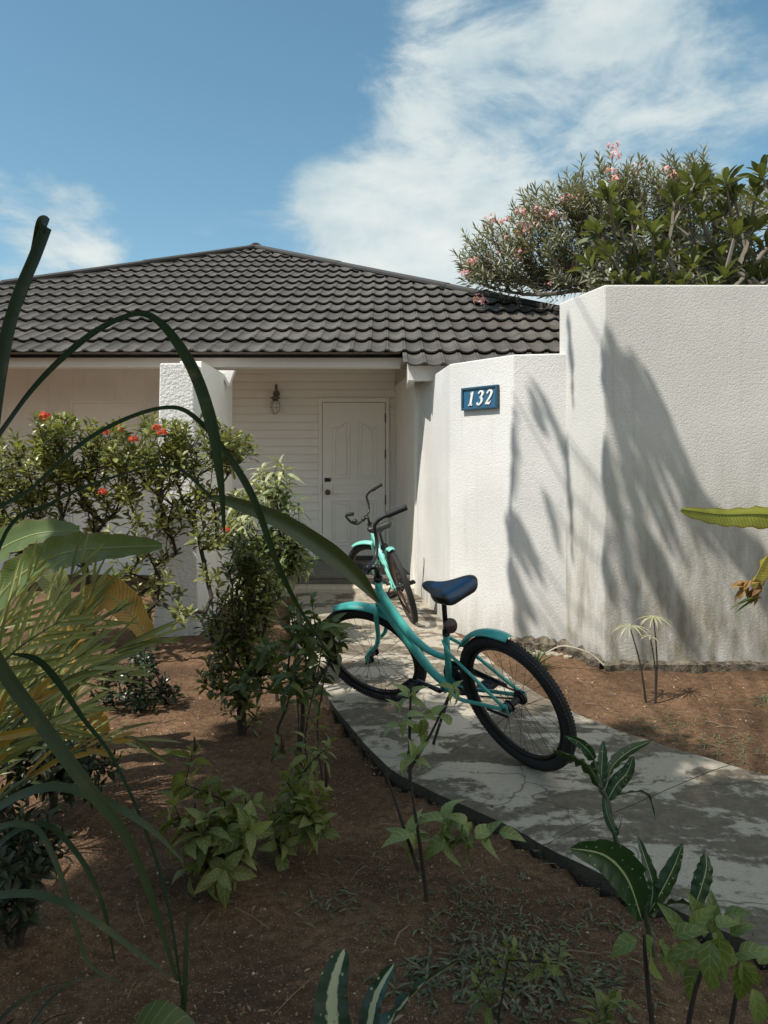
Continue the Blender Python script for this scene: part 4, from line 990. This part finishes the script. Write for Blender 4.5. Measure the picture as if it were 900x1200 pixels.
def whiterib():
    D=1.45; root=W(430,1330,D); root.z=Z(root.x,root.y); t=thing('white_ribbed_dumb_cane','dumb cane with thick cream midribs poking in at the bottom edge','plant',root)
    for i,(pts,w_,sd) in enumerate((([(398,1290),(392,1225),(390,1160),(404,1112)],46,(1,-.1,0)),([(405,1300),(428,1230),(440,1170),(462,1130)],30,(.9,-.35,.25)),([(405,1320),(450,1215),(490,1160),(540,1125)],40,(.5,-.6,.7)))):
        P=smoothpts([W(x,y,D+.04*k) for k,(x,y) in enumerate(pts)],7); n=len(P); m=M()
        m.blade(P,[max(.003,w_/F*D*math.sin(math.pi*(.12+.88*k/(n-1))**.8)**.5) for k in range(n)],side=sd,fold=.3,wave=.2,ph=i); finish(t,m,'leaf',WHT,smooth=True)
    m=M(); m.tube([root,W(405,1310,D)],.012,8); finish(t,m,'stem',GREENSTEM())
    D=1.4; root=W(200,1330,D); root.z=Z(root.x,root.y)
    t=thing('taro_plant','rounded green leaf top just showing at the bottom left edge','plant',root)
    m=M(); m.leaves([W(150,1215,D)],[(1,.12,.1)],[(0,-.3,1)],.16,.12,.35,.15,10,'ov'); finish(t,m,'leaf',MIDG,smooth=True)
    m=M(); m.tube([root,W(152,1216,D)],.006,8); finish(t,m,'stem',GREENSTEM())
whiterib()
# --- low weeds
def weeds():
    m=M(); rng=np.random.default_rng(61)
    def tuft(px,py,n,L,w,spr):
        for i in range(n):
            g=G(px+rng.normal(0,spr),py+rng.normal(0,spr*.45),-.05); g.z=Z(g.x,g.y); d=rng.normal(0,1,3); d[2]=abs(d[2])*.7+.15
            m.leaves([g]*3,[d,rng.normal(0,1,3)*[1,1,.5]+[0,0,.4],rng.normal(0,1,3)*[1,1,.5]+[0,0,.4]],[(0,0,1)],L*rng.uniform(.5,1.2),w,.5,.2,3,'ell')
    tuft(560,1075,150,.035,.006,45); tuft(600,1130,170,.04,.008,50); tuft(540,1150,100,.045,.010,45); tuft(640,1170,90,.04,.012,50); tuft(700,1150,60,.04,.008,40)
    tuft(770,855,120,.04,.006,28); tuft(845,875,60,.05,.006,20); tuft(700,1080,50,.035,.006,30); tuft(895,825,40,.07,.007,8); tuft(120,880,40,.05,.008,30); tuft(380,1050,30,.05,.008,40)
    tuft(860,890,40,.05,.005,25)
    tag(m.build('weeds',leafmat('weed_leaf',(.08,.09,.045),(.22,.23,.13),.25,.6)),'patches of small grey green weeds creeping over the soil','weeds',kind='stuff')
weeds()
leafy('seedling','small pale seedling with oval leaves among the weeds at the bottom','seedling',610,1.85,[(600,1130,22,14,1),(650,1120,14,14,1),(560,1150,16,14,1)],12,YG,.05,.022,62,5,'ov',.6,minz=.03,rad=.002,depth=.08)
leafy('seedling','small drooping seedling growing at the foot of the big toothed leaves','seedling',700,1.75,[(690,1180,20,12,1),(720,1165,14,14,1)],7,YG,.06,.026,63,5,'ov',.7,minz=.03,rad=.002,depth=.08)

# --- foreground palms, banana and strap leaves on the left
PALM=leafmat('palm_leaflet',(.11,.135,.03),(.40,.42,.17),.3,.42,.5)
YPALM=leafmat('yellow_palm_leaflet',(.30,.19,.025),(.42,.27,.05),.35,.5,brown=.3)
def frond(m,stem,pts,L,w,n,ang=50,droop=.4,plane=(0,-1,.3),taper=True,seed=0,t0=.15):
    rng=np.random.default_rng(seed); P=smoothpts(pts,8); m_=len(P); N=Vector(plane).normalized()
    stem.tube(P,interp([.007,.005,.0015],m_),6)
    PP=[];DD=[];NN=[];LL=[]
    for i in range(n):
        s=t0+(1-t0)*i/(n-1); q=s*(m_-1); k=min(int(q),m_-2); p=P[k].lerp(P[k+1],q-k); tg=(P[k+1]-P[k]).normalized(); sd=tg.cross(N).normalized()
        for sg in (1,-1):
            a=R(ang*(1-.55*s)+rng.normal(0,4)); d=tg*math.cos(a)+sd*sg*math.sin(a)+Vector(rng.normal(0,.06,3))
            PP.append(p);DD.append(d);NN.append(N+Vector(rng.normal(0,.2,3))+sd*sg*.3); LL.append(L*(math.sin(math.pi*(.12+.78*s))**.6 if taper else 1)*rng.uniform(.85,1.08))
    m.leaves(PP,DD,NN,np.array(LL)*1.15,w*.92,droop,.5,6,'strap')
def palm(label,rootpx,D,fronds,mt,name='areca_palm',group='small palms in the left corner'):
    root=W(rootpx[0],rootpx[1],D); root.z=Z(root.x,root.y)-.02; t=thing(name,label,'palm',root,group)
    for i,(pts,L,w,n,ang,pl,mm) in enumerate(fronds):
        m=M();s=M(); frond(m,s,[W(x,y,D+d) for x,y,d in pts],L,w,max(5,int(n*.72)),ang,.10,pl,seed=i+abs(rootpx[0])); fo=finish(t,m,'frond',mm or mt)
        s=shift(s,t.location).build('frond_stalk',GREENSTEM(),fo)
    m=M(); m.tube([root,root+Vector((.01,0,.06)),root+Vector((-.01,0,.14)),root+Vector((.0,0,.22))],[.022,.02,.014,.004],9); finish(t,m,'stem',simple('palm_fibre',(.045,.035,.02),.9,var=.4,sc=60),smooth=True)
palm('bushy young palm spreading its green fronds over the left edge',(-30,960),2.7,[
 ([(-60,900,0),(-30,820,0),(15,765,-.05),(75,725,-.1)],.26,.019,17,44,(.1,-1,.15),None),
 ([(-60,900,0),(-20,850,.1),(40,800,.1),(100,765,.1)],.24,.019,15,36,(.0,-1,.25),None),
 ([(-60,930,0),(-10,880,-.05),(40,850,-.1),(95,830,-.1)],.22,.018,13,34,(0,-1,.4),None),
 ([(-60,900,0),(-50,820,.1),(-25,760,.1),(25,715,.1)],.24,.018,15,48,(.1,-1,.2),None)],PALM)
palm('young palm with a long drooping frond reaching toward the garden pillar',(60,900),3.15,[
 ([(50,880,0),(80,810,0),(125,768,-.05),(175,750,-.1)],.30,.019,11,20,(0,-.9,.5),None),
 ([(50,880,0),(70,790,.1),(85,740,.1),(110,690,.1)],.26,.022,13,36,(.1,-1,.2),None),
 ([(60,890,0),(100,862,-.1),(140,862,-.2),(190,878,-.2)],.20,.019,7,20,(0,-.8,.7),None)],PALM)
palm('sickly palm with bright yellow and brown fronds at the left edge',(-50,1000),2.35,[
 ([(-60,940,0),(-30,890,0),(0,855,-.05),(40,820,-.1)],.22,.030,8,26,(.0,-1,.3),YPALM),
 ([(-60,960,0),(10,860,.1),(70,800,.1),(130,775,.1)],.20,.018,9,20,(0,-1,.5),PALM),
 ([(-50,980,0),(20,920,0),(80,885,0),(130,868,-.1)],.20,.018,5,16,(0,-.9,.7),YPALM),
 ([(-60,960,0),(-20,900,.1),(30,860,.1),(75,850,.1)],.22,.018,12,34,(0,-1,.4),PALM)],YPALM)
palm('palm seedling with long bright arching leaflets crossing in front of the yellow banana leaf',(10,930),3.0,[
 ([(-30,900,0),(10,820,0),(60,760,0),(130,720,-.1)],.26,.017,18,30,(0,-1,.25),None),
 ([(-30,900,0),(0,830,.1),(30,760,.1),(95,660,.1)],.24,.017,17,34,(.1,-1,.1),None),
 ([(-20,900,0),(20,850,.1),(70,800,.1),(150,790,0)],.24,.017,15,26,(0,-1,.4),None),
 ([(-40,900,0),(-30,820,.1),(-5,740,.1),(40,670,.1)],.24,.017,16,40,(.1,-1,.1),None)],PALM)
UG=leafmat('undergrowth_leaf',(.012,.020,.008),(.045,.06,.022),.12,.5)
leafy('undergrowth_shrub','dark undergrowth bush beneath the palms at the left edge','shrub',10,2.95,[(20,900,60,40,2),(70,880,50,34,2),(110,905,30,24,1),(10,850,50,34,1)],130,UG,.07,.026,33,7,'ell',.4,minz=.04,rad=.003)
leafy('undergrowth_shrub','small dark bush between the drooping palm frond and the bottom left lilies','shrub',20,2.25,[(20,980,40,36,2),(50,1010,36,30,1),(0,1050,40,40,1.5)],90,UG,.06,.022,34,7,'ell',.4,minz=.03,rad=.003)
BAN=leafmat('banana_leaf',(.095,.145,.045),(.12,.17,.055),.4,.35,.5,stripe=420,edge=(.16,.15,.06))
YBAN=leafmat('yellow_banana_leaf',(.34,.20,.04),(.40,.25,.06),.35,.5,stripe=300,brown=.5)
def bananaleaf(t,D,pts,wpx,side,mt,twist=0,fold=.25,wave=.22,tear=0):
    P=smoothpts([W(x,y,D+d) for x,y,d in pts],8); n=len(P); m=M()
    m.blade(P,[max(.004,wpx/F*D*math.sin(math.pi*(.06+.93*k/(n-1))**.75)**.55) for k in range(n)],side='view',fold=fold,tilt=twist-.9,wave=wave)
    lf=finish(t,m,'leaf',mt,smooth=True); m=M(); m.tube(P,interp([.008,.006,.002],n),6); finish(t,m,'midrib',simple('banana_midrib',(.22,.26,.10),.5),lf) if False else shift(m,t.location).build('midrib',simple('banana_midrib',(.20,.24,.09),.5),lf)
root=W(-60,860,3.6); root.z=Z(root.x,root.y); bp=thing('banana_plant','banana plant with two broad arching green leaves and a yellowed folded leaf','plant',root)
m=M(); m.tube([root,root+Vector((0,0,.5)),root+Vector((.05,0,1.0))],[.07,.06,.03],12); finish(bp,m,'stem',simple('banana_stem',(.12,.13,.05),.6,var=.35))
bananaleaf(bp,3.5,[(-60,720,0),(-20,660,0),(35,628,-.05),(93,622,-.1)],44,(.2,-.5,1),BAN,.25,.35)
bananaleaf(bp,3.35,[(-30,740,0),(15,682,0),(70,650,-.05),(130,642,-.1),(190,640,-.1)],42,(.1,-.55,1),BAN,.5,.38)
bananaleaf(bp,3.5,[(-40,760,.1),(15,690,.1),(50,665,.1),(75,715,.1)],50,(.4,-.8,.6),leafmat('pale_banana_leaf',(.22,.25,.10),(.28,.30,.14),.4,.4,stripe=300),0,.3)
bananaleaf(bp,3.3,[(60,820,0),(95,740,0),(130,700,-.05),(178,752,-.05)],52,(.5,-.6,.7),YBAN,0,.4)
bananaleaf(bp,3.2,[(60,880,0),(95,860,0),(115,845,0),(120,880,0)],26,(.6,-.7,.4),YBAN,0,.4)
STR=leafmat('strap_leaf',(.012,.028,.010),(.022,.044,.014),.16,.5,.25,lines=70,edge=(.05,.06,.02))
STR2=leafmat('strap_leaf_grey',(.040,.062,.030),(.055,.080,.038),.15,.5,.3,lines=60)
STR3=leafmat('strap_leaf_olive',(.030,.048,.014),(.045,.070,.02),.2,.34,.6,lines=60)
root=W(-60,1330,1.35); root.z=Z(root.x,root.y); st=thing('crinum_lily','giant strap leaved lily arching dark bent blades across the left foreground','plant',root)
def strap(pts,w,mt,side=None,twist=0,fold=.12,tilt=-.35):
    P=smoothpts([W(x,y,D) for x,y,D in pts],8); n=len(P); m=M(); ww=interp(w,n)
    m.blade(P,[max(.0012,ww[i]/F*P[i].y) for i in range(n)],side='view',fold=fold,tilt=tilt); finish(st,m,'leaf',mt,smooth=True)
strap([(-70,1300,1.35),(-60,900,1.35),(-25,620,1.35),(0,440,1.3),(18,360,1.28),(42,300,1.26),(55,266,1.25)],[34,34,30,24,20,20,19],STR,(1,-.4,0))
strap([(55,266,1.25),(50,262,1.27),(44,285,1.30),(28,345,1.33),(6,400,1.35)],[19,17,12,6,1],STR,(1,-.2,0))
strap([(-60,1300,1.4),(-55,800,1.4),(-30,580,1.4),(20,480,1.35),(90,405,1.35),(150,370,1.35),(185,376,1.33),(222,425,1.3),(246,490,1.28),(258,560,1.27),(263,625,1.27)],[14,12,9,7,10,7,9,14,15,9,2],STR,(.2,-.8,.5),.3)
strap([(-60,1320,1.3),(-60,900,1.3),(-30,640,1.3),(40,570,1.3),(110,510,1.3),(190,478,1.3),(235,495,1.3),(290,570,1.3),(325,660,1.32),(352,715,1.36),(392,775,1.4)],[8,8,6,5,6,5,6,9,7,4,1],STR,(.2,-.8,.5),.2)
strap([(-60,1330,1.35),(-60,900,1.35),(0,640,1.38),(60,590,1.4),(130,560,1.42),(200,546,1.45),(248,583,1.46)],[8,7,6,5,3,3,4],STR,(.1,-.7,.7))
strap([(243,582,1.46),(275,590,1.47),(330,612,1.48),(385,648,1.5),(420,678,1.52),(443,706,1.54)],[3,14,20,24,18,2],STR3,(.35,-.55,.75),.2,.35)
def grassclump():
    rg=random.Random(88); root=Vector((-.86,1.62,-.05)); t=thing('grass_clump','dark clump of long arching grass in the bottom left corner','grass clump',root)
    for i in range(34):
        a=rg.uniform(0,6.28); L=rg.uniform(.25,.62); sp=rg.uniform(.25,.9); d=Vector((math.cos(a)*sp,math.sin(a)*sp*.6,1)).normalized(); p=root+Vector((rg.uniform(-.16,.16),rg.uniform(-.12,.12),0))
        P=[p+d*L*q+Vector((d.x*.5*L*q*q,d.y*.5*L*q*q,-L*.62*q**2.4)) for q in np.linspace(0,1,9)]
        m=M(); m.blade(P,[max(.0012,rg.uniform(.008,.013)*(1-q**2.2)) for q in np.linspace(0,1,9)],side='view',fold=.3,tilt=rg.uniform(-1,1)); finish(t,m,'blade',UG if rg.random()<.6 else STR2,smooth=True)
grassclump()
root=W(40,1330,1.55); root.z=Z(root.x,root.y); st=thing('spider_lily','clump of long grey green strap leaves falling over dark soil in the lower left corner','plant',root)
strap([(-40,700,1.5),(0,780,1.45),(50,850,1.42),(105,925,1.4),(150,985,1.42),(180,1060,1.45),(208,1150,1.5)],[16,17,17,15,10,8,3],STR2,(.6,-.5,.4))
strap([(-90,1330,1.5),(-70,1100,1.5),(-40,990,1.5),(0,945,1.5),(60,922,1.48),(120,938,1.46),(175,970,1.45),(215,1010,1.45)],[9,10,11,11,11,10,7,1],STR2,tilt=-.9)
strap([(-90,1330,1.55),(-60,1150,1.55),(-30,1065,1.55),(25,1047,1.53),(80,1060,1.5),(140,1100,1.5),(200,1145,1.5)],[7,8,9,9,8,7,1],STR2,tilt=-1.0)
strap([(-90,1330,1.6),(-60,1150,1.6),(-20,990,1.6),(35,968,1.58),(65,1010,1.55),(90,1090,1.55),(105,1130,1.55),(145,1155,1.55)],[6,6,7,7,6,5,4,1],STR2,tilt=-.8)
strap([(230,1330,1.5),(215,1180,1.5),(190,1030,1.5),(139,900,1.5),(98,842,1.5),(66,795,1.48),(42,772,1.46),(12,766,1.46)],[4,4,5,6,9,14,12,1],leafmat('strap_leaf_teal',(.03,.070,.045),(.04,.085,.055),.15,.45,.3),tilt=-.5)
strap([(90,1330,1.5),(200,1250,1.5),(215,1180,1.5),(218,1120,1.5),(220,1055,1.5)],[8,8,8,7,1],STR2)
strap([(-90,1330,1.65),(-50,1150,1.65),(-15,1010,1.65),(45,965,1.65),(90,1000,1.62),(120,1060,1.6),(135,1130,1.6)],[7,7,7,7,6,5,1],STR,tilt=-.8)
# --- banana plant entering from the right, seedlings and rosette by the walls
root=Vector((2.75,4.35,-.05)); br=thing('banana_plant','banana plant at the right edge, pale split leaf pointing left before the tall wall','plant',root)
m=M(); m.tube([root,root+Vector((0,0,.5)),root+Vector((-.08,0,.95))],[.06,.05,.03],12); finish(br,m,'stem',simple('banana_stem',(.12,.13,.05),.6,var=.35))
PB=leafmat('pale_green_banana_leaf',(.24,.28,.11),(.30,.34,.14),.45,.4,stripe=300,edge=(.20,.13,.05))
bananaleaf(br,4.3,[(1010,640,.05),(950,610,0),(895,603,0),(845,603,-.05),(798,597,-.05)],40,(0,-.35,1),PB,-.1,.25,.10)
bananaleaf(br,4.25,[(1000,600,0),(945,615,0),(905,645,0),(880,688,0)],74,(.3,-.8,.6),leafmat('yellowing_banana_leaf',(.40,.36,.11),(.46,.42,.15),.45,.45,stripe=260,brown=.3,edge=(.20,.10,.03)),0,.3,.12)
bananaleaf(br,4.3,[(985,640,.05),(960,560,.1),(940,520,.1),(915,560,.1)],50,(.5,-.8,.3),PB,0,.3)
m=M(); 
for i in range(16):
    c=W(884+rn.uniform(-14,14),684+rn.uniform(-5,8),4.2); a=rn.uniform(150,300)
    m.leaves([c],[(math.cos(R(a)),rn.uniform(-.5,.2),math.sin(R(a)))],[(0,-.5,1)],.07+.05*rn.random(),.03,.4,.3,4)
finish(br,m,'dried_flower',leafmat('dried_bract',(.16,.07,.03),(.42,.26,.07),.3,.6,brown=.4))
m=M()
for a,l in ((185,.22),(195,.18),(178,.15)): m.leaves([W(892,700,4.2)],[(math.cos(R(a)),-.2,math.sin(R(a)))],[(0,-.3,1)],l,.02,.25,.3,6,'strap')
finish(br,m,'thin_leaves',MIDG)
UMB=leafmat('umbrella_seedling_leaf',(.42,.44,.26),(.60,.60,.40),.35,.5)
def seedl(label,base,stems,D,seed):
    rng=np.random.default_rng(seed); g=W(base[0],base[1],D); g.z=Z(g.x,g.y); t=thing('umbrella_seedling',label,'seedling',g,'umbrella seedlings by the tall wall')
    for tip,nl,L in stems:
        e=W(tip[0],tip[1],D); m=M(); m.tube(smoothpts([g,g.lerp(e,.5)+Vector((.015,0,0)),e],5),interp([.008,.005,.003],11),6); finish(t,m,'stem',DARKBARK())
        m=M(); P=[];Dd=[]
        for i in range(nl):
            a=6.28*i/nl+rng.normal(0,.15); P.append(e); Dd.append((math.cos(a),math.sin(a),.28+rng.normal(0,.12)))
        m.leaves(P,Dd,[(0,0,1)],L*(.8+.4*rng.random(nl)),.011,.55,.3,6,'strap'); finish(t,m,'leaves',UMB)
seedl('double stemmed umbrella seedling with the taller pale whorl, in front of the tall wall',(768,828),[((766,724),15,.115),((762,746),7,.07)],4.5,1)
seedl('single stemmed umbrella seedling with lower pale whorl leaning left',(757,826),[((738,734),13,.13)],4.52,2)
def ros(label,px,py,D,n,L,w,seed):
    rng=np.random.default_rng(seed); g=W(px,py,D); g.z=Z(g.x,g.y); t=thing('spiky_rosette',label,'plant',g); P=[];Dd=[]
    for i in range(n):
        a=i*2.4; e=.25+1.3*(i/n); P.append(g); Dd.append((math.cos(a)*math.cos(e),math.sin(a)*math.cos(e),math.sin(e)))
    m=M(); m.leaves(P,Dd,[(0,0,1)],L*(.7+.5*rng.random(n)),w,.3,.5,6,'strap'); finish(t,m,'leaves',leafmat('rosette_leaf',(.07,.11,.04),(.16,.20,.09),.25,.45))
    m=M(); m.tube([g,g+Vector((0,0,.03))],.015,8); finish(t,m,'stem',DARKBARK())
ros('little spiky rosette plant in the soil corner where the two walls meet',630,778,5.25,22,.17,.018,3)
m=M(); g0=W(640,775,5.2); m.tube(smoothpts([W(640,765,5.25),W(660,757,5.2),W(690,765,5.15),W(708,780,5.1)],5),.005,6)
o=m.build('dry_root',simple('dry_root',(.42,.38,.30),.9,var=.3)); tag(o,'pale dry stem lying along the base of the walls','root')
o.location=(0,0,-.0)

# --- trees behind the walls
OL=leafmat('oleander_leaf',(.13,.14,.085),(.36,.37,.26),.2,.45,.5)
PINK=leafmat('oleander_flower',(.78,.34,.38),(.90,.62,.64),.35,.6)
def oleander():
    rng=np.random.default_rng(71); root=(4.25,9.3,-.1); t=thing('oleander_tree','oleander tree with narrow grey green leaves and pink blossoms above the roof edge','tree',root); T=[];k=0
    blobs=[(600,300,70,45,3),(570,320,35,30,1.3),(650,265,60,60,4),(700,225,50,40,3),(760,230,60,45,4),(680,320,70,40,3),(740,290,70,50,4),(820,260,60,60,4),(880,270,60,60,3),(790,200,30,18,.8),(640,345,50,22,1)]
    tot=sum(b[4] for b in blobs)
    for bx,by,rx,rz,wt in blobs: T+=rand_ell(W(bx,by,9.3),(rx/F*9.3,.75,rz/F*9.3),int(900*wt/tot),rng,.2)
    T=[p for p in T if not (p[0]<3.7 and p[2]<2.75+(p[1]-7.5)*.47)]
    m,tp,dr=grow(root,T,.0042,.46,.2,.1,71); finish(t,m,'trunk',simple('oleander_bark',(.13,.115,.09),.9,var=.3))
    m=M(); rosettes(m,tp,dr,16,.17,.032,1.0,.2,'ell',rng,.22,upb=.4,k=2); rosettes(m,tp-dr*.2,dr,8,.16,.025,1.2,.2,'ell',rng,.2,k=2)
    finish(t,m,'crown',OL)
    m=M(); pts=[W(x,y,9.0) for x,y in ((547,315),(560,350),(575,308),(590,262),(598,290),(612,275),(625,272),(632,240),(640,268),(648,258),(668,240),(655,310),(722,199),(733,190),(720,205),(605,300),(665,325),(700,290),(783,208))]
    pts=[tuple(p+Vector(rng.normal(0,.09,3))) for p in pts for _ in range(2)]
    flowers(m,pts,.10,9,rng,.38); finish(t,m,'blossoms',PINK)
oleander()
FR=leafmat('frangipani_leaf',(.050,.066,.024),(.17,.20,.075),.3,.38,.5,vein=60)
def frangi():
    rng=np.random.default_rng(72); root=(3.0,6.55,-.1); t=thing('frangipani_tree','frangipani tree with paddle shaped leaves spreading above the tall wall','tree',root); D=6.3
    T=[]
    for px,py,dd in [(712,220,0),(720,250,.2),(740,245,.1),(765,262,0),(790,225,.1),(815,205,.1),(828,215,.3),(850,205,0),(860,222,.2),(893,195,.1),(885,215,.3),(905,230,0),(700,262,.1),(715,290,0),(745,300,.2),(780,290,.1),(812,300,0),(838,290,.2),(862,265,0),(880,260,.2),(900,280,0),(735,325,-.1),(765,320,0),(800,325,-.1),(830,330,-.2),(850,312,0),(875,315,0),(895,318,.1),(720,318,.1),(790,255,.3),(822,248,.2),(845,245,.3),(925,220,0),(935,260,0),(930,300,0),(770,345,0),(840,350,.1),(880,345,0),(960,240,0),(960,290,0),(690,300,0),(805,225,.2)]:
        T.append(tuple(W(px,py+8,D+dd+rng.normal(0,.08))))
    m,tp,dr=grow(root,T,.012,.42,.2,.1,72,8); finish(t,m,'trunk',simple('frangipani_bark',(.16,.14,.11),.85,var=.3))
    m=M(); rosettes(m,tp,dr,13,.24,.080,.85,.22,'ob',rng,.08,upb=1.0,k=6,fold=.3); finish(t,m,'crown',FR)
    m=M(); P=[W(720+rng.uniform(-9,9),322+rng.uniform(-8,8),6.3) for _ in range(30)]; m.leaves(P,rng.normal(0,1,(30,3)),rng.normal(0,1,(30,3)),.05,.03,.2,.2,2,'ov'); finish(t,m,'blossoms',leafmat('white_flower',(.7,.7,.62),(.8,.8,.74),.3,.6))
frangi()
leafy2=None
def backshrub():
    rng=np.random.default_rng(73); D=6.8
    root=(2.8,6.8,-.1); t=thing('hedge_shrub','twiggy grey green hedge tangled behind the top of the tall wall','hedge',root); T=[]
    for bx,rx in ((730,45),(800,60),(880,60),(950,60)):
        T+=rand_ell(W(bx,325,D),(rx/F*D,.25,.36),120,rng,0)
    m,tp,dr=grow(root,T,.0045,.45,.2,.1,73); finish(t,m,'branches',simple('grey_twig',(.26,.24,.20),.9,var=.3))
    m=M(); rosettes(m,tp,rng.normal(0,1,dr.shape),9,.13,.030,1.2,.3,'ell',rng,.12,k=2,upb=0); finish(t,m,'foliage',leafmat('hedge_leaf',(.12,.13,.08),(.34,.34,.24),.2,.5))
backshrub()

# --- trees standing around and behind the camera (they shade the garden; out of the frame)
def unsun(p,z): # point above p toward the sun at height z
    return Vector(p)+SUN*((z-p[2])/SUN.z)
SHL=leafmat('shade_tree_leaf',(.04,.07,.02),(.07,.11,.03),.18,.5)
def inframe(P,mar=.10):
    x=P[:,0]/np.maximum(P[:,1],.01)*F+450; y=YH-(P[:,2]-CH)/np.maximum(P[:,1],.01)*F
    return (P[:,1]>.02)&(x>-900*mar)&(x<900*(1+mar))&(y>-1200*mar)&(y<1200*(1+mar))
def shade(name,label,root,blobs,n,seed,L=.17,Wd=.085,nl=12):
    rng=np.random.default_rng(seed); T=[]; tot=sum(b[2] for b in blobs)
    for c,r,wt in blobs: T+=rand_ell(c,r,int(n*wt/tot),rng,.0)
    T=np.array(T); T=T[~inframe(T,.16)]
    t=thing(name,label,'tree',root)
    m,tp,dr=grow(root,T,.008,.48,.35,.1,seed); finish(t,m,'trunk',BARK())
    m=M(); rosettes(m,tp,dr,nl,L,Wd,1.25,.2,'ell',rng,.15,k=2,upb=.2); finish(t,m,'crown',SHL)
def sblob(x,y,z,rx,ry,rz=.5,wt=1): return (tuple(unsun((x,y,0),z)),(rx,ry,rz),wt)
shade('shade_tree','broad leafy tree spreading over the camera side of the garden',(-3.6,-1.2,-.06),
  [sblob(-.15,2.7,4.6,.85,1.25,.55,4),sblob(0.5,2.6,4.7,1.2,1.1,.5,4),sblob(-.6,.9,4.9,2.3,1.0,.6,4),sblob(-.2,3.9,4.6,.75,.7,.4,1.4),sblob(.9,3.7,4.5,.75,.55,.3,1.3),sblob(-1.0,1.5,3.4,.9,.55,.3,2.5),sblob(.3,1.5,3.6,1.0,.5,.3,2),sblob(-1.35,2.15,3.6,.6,.5,.3,1.5)],3100,81)
shade('shade_tree','tall dark hedge tree added unseen behind the camera to block sky light',(-.5,-4.2,-.06),[((-2.5,-3.6,2.6),(2.2,.9,1.6),3),((1.5,-3.8,2.6),(2.4,.9,1.6),3)],900,84)  # out of view, added only to darken the foreground
shade('shade_tree','second leafy tree behind the camera on the path side',(3.2,-1.5,-.06),
  [sblob(1.9,2.4,5.2,1.3,1.0,.5,3),sblob(1.7,1.0,5.2,1.6,1.0,.6,3),sblob(3.2,2.9,5.4,.9,.7,.4,1)],1000,82)
# palm crown whose fronds throw the long soft shadows on the walls
def shadowpalm():
    root=Vector((-1.6,-.6,-.06)); top=Vector((-1.3,1.0,4.6)); t=thing('coconut_palm','leaning palm beside the camera whose fronds shade the walls',  'palm',root)
    m=M(); m.tube(smoothpts([root,root.lerp(top,.35)+Vector((-.15,-.2,0)),root.lerp(top,.7)+Vector((-.1,-.1,0)),top],6),interp([.14,.11,.09],19),12); finish(t,m,'trunk',simple('palm_trunk',(.20,.17,.13),.9,var=.3))
    def wallpt(px,py):
        if px>=708: D=5.22
        else: D=5.75
        return W(px,py,D)
    # blobs of wall shadow: spine in picture px, width m, distance along the sun ray
    sh=[([(722,402),(745,470),(790,590),(822,690)],.30,4.2),([(742,410),(765,470),(800,560),(835,620)],.13,4.0),([(712,450),(725,540),(745,640),(790,750)],.17,4.5),([(712,560),(722,640),(735,720),(750,790)],.16,4.4),
        ([(800,560),(840,610),(870,660),(905,730)],.34,3.9),([(838,590),(865,640),(900,690),(940,760)],.20,4.2),([(712,380),(718,440),(728,520),(735,590)],.07,4.6),([(745,600),(770,670),(800,740),(840,800)],.13,4.3),([(770,640),(790,700),(812,760),(830,790)],.10,4.3),
        ([(585,430),(592,500),(580,560),(600,640)],.07,4.6),([(575,560),(590,600),(615,650),(640,700)],.14,4.5),([(612,425),(630,470),(650,520),(662,570)],.12,4.6),([(572,600),(590,660),(610,700),(640,740)],.09,4.6),([(630,560),(645,600),(655,640),(668,680)],.05,4.7),([(595,660),(600,700),(608,740),(612,760)],.08,4.5),
        ([(672,345),(676,400),(690,470),(698,540)],.06,4.8),([(668,520),(676,580),(688,640),(698,720)],.08,4.7)]
    for i,(pts,w,tt) in enumerate(sh):
        while inframe(np.array([tuple(wallpt(*p)+SUN*tt) for p in pts]),.07).any(): tt+=.1
        P=[wallpt(*p)+SUN*tt for k,p in enumerate(pts)]; m=M()
        Q=smoothpts(P,6); n=len(Q); rg=random.Random(i*7+1); nb=max(1,int(w/.058))
        for b_ in range(nb):
            off=(b_+.5)/nb-.5 if nb>1 else 0; a0=int(rg.uniform(0,.30)*n); a1=int(rg.uniform(.70,1)*n); seg=Q[a0:a1]
            if len(seg)<4: continue
            seg=[q+Vector((off*w*(.55+.75*math.sin(math.pi*kq/len(seg))),rg.uniform(-.02,.02)-.10*off,rg.uniform(-.01,.01))) for kq,q in enumerate(seg)]; ln=len(seg); ww=w/nb*rg.uniform(.95,1.5)
            m.blade(seg,[max(.004,ww*math.sin(math.pi*(.05+.9*k/(ln-1))**.9)**.8) for k in range(ln)],side=Vector((1,-.15,0)),fold=.15)
        stalk=M(); stalk.tube(smoothpts([top,top.lerp(Q[0],.5)+Vector((0,0,.45)),Q[0]],5),.006,5)
        lf=finish(t,m,'frond_blade',SHL); shift(stalk,t.location).build('frond_stalk',GREENSTEM(),lf)
shadowpalm()
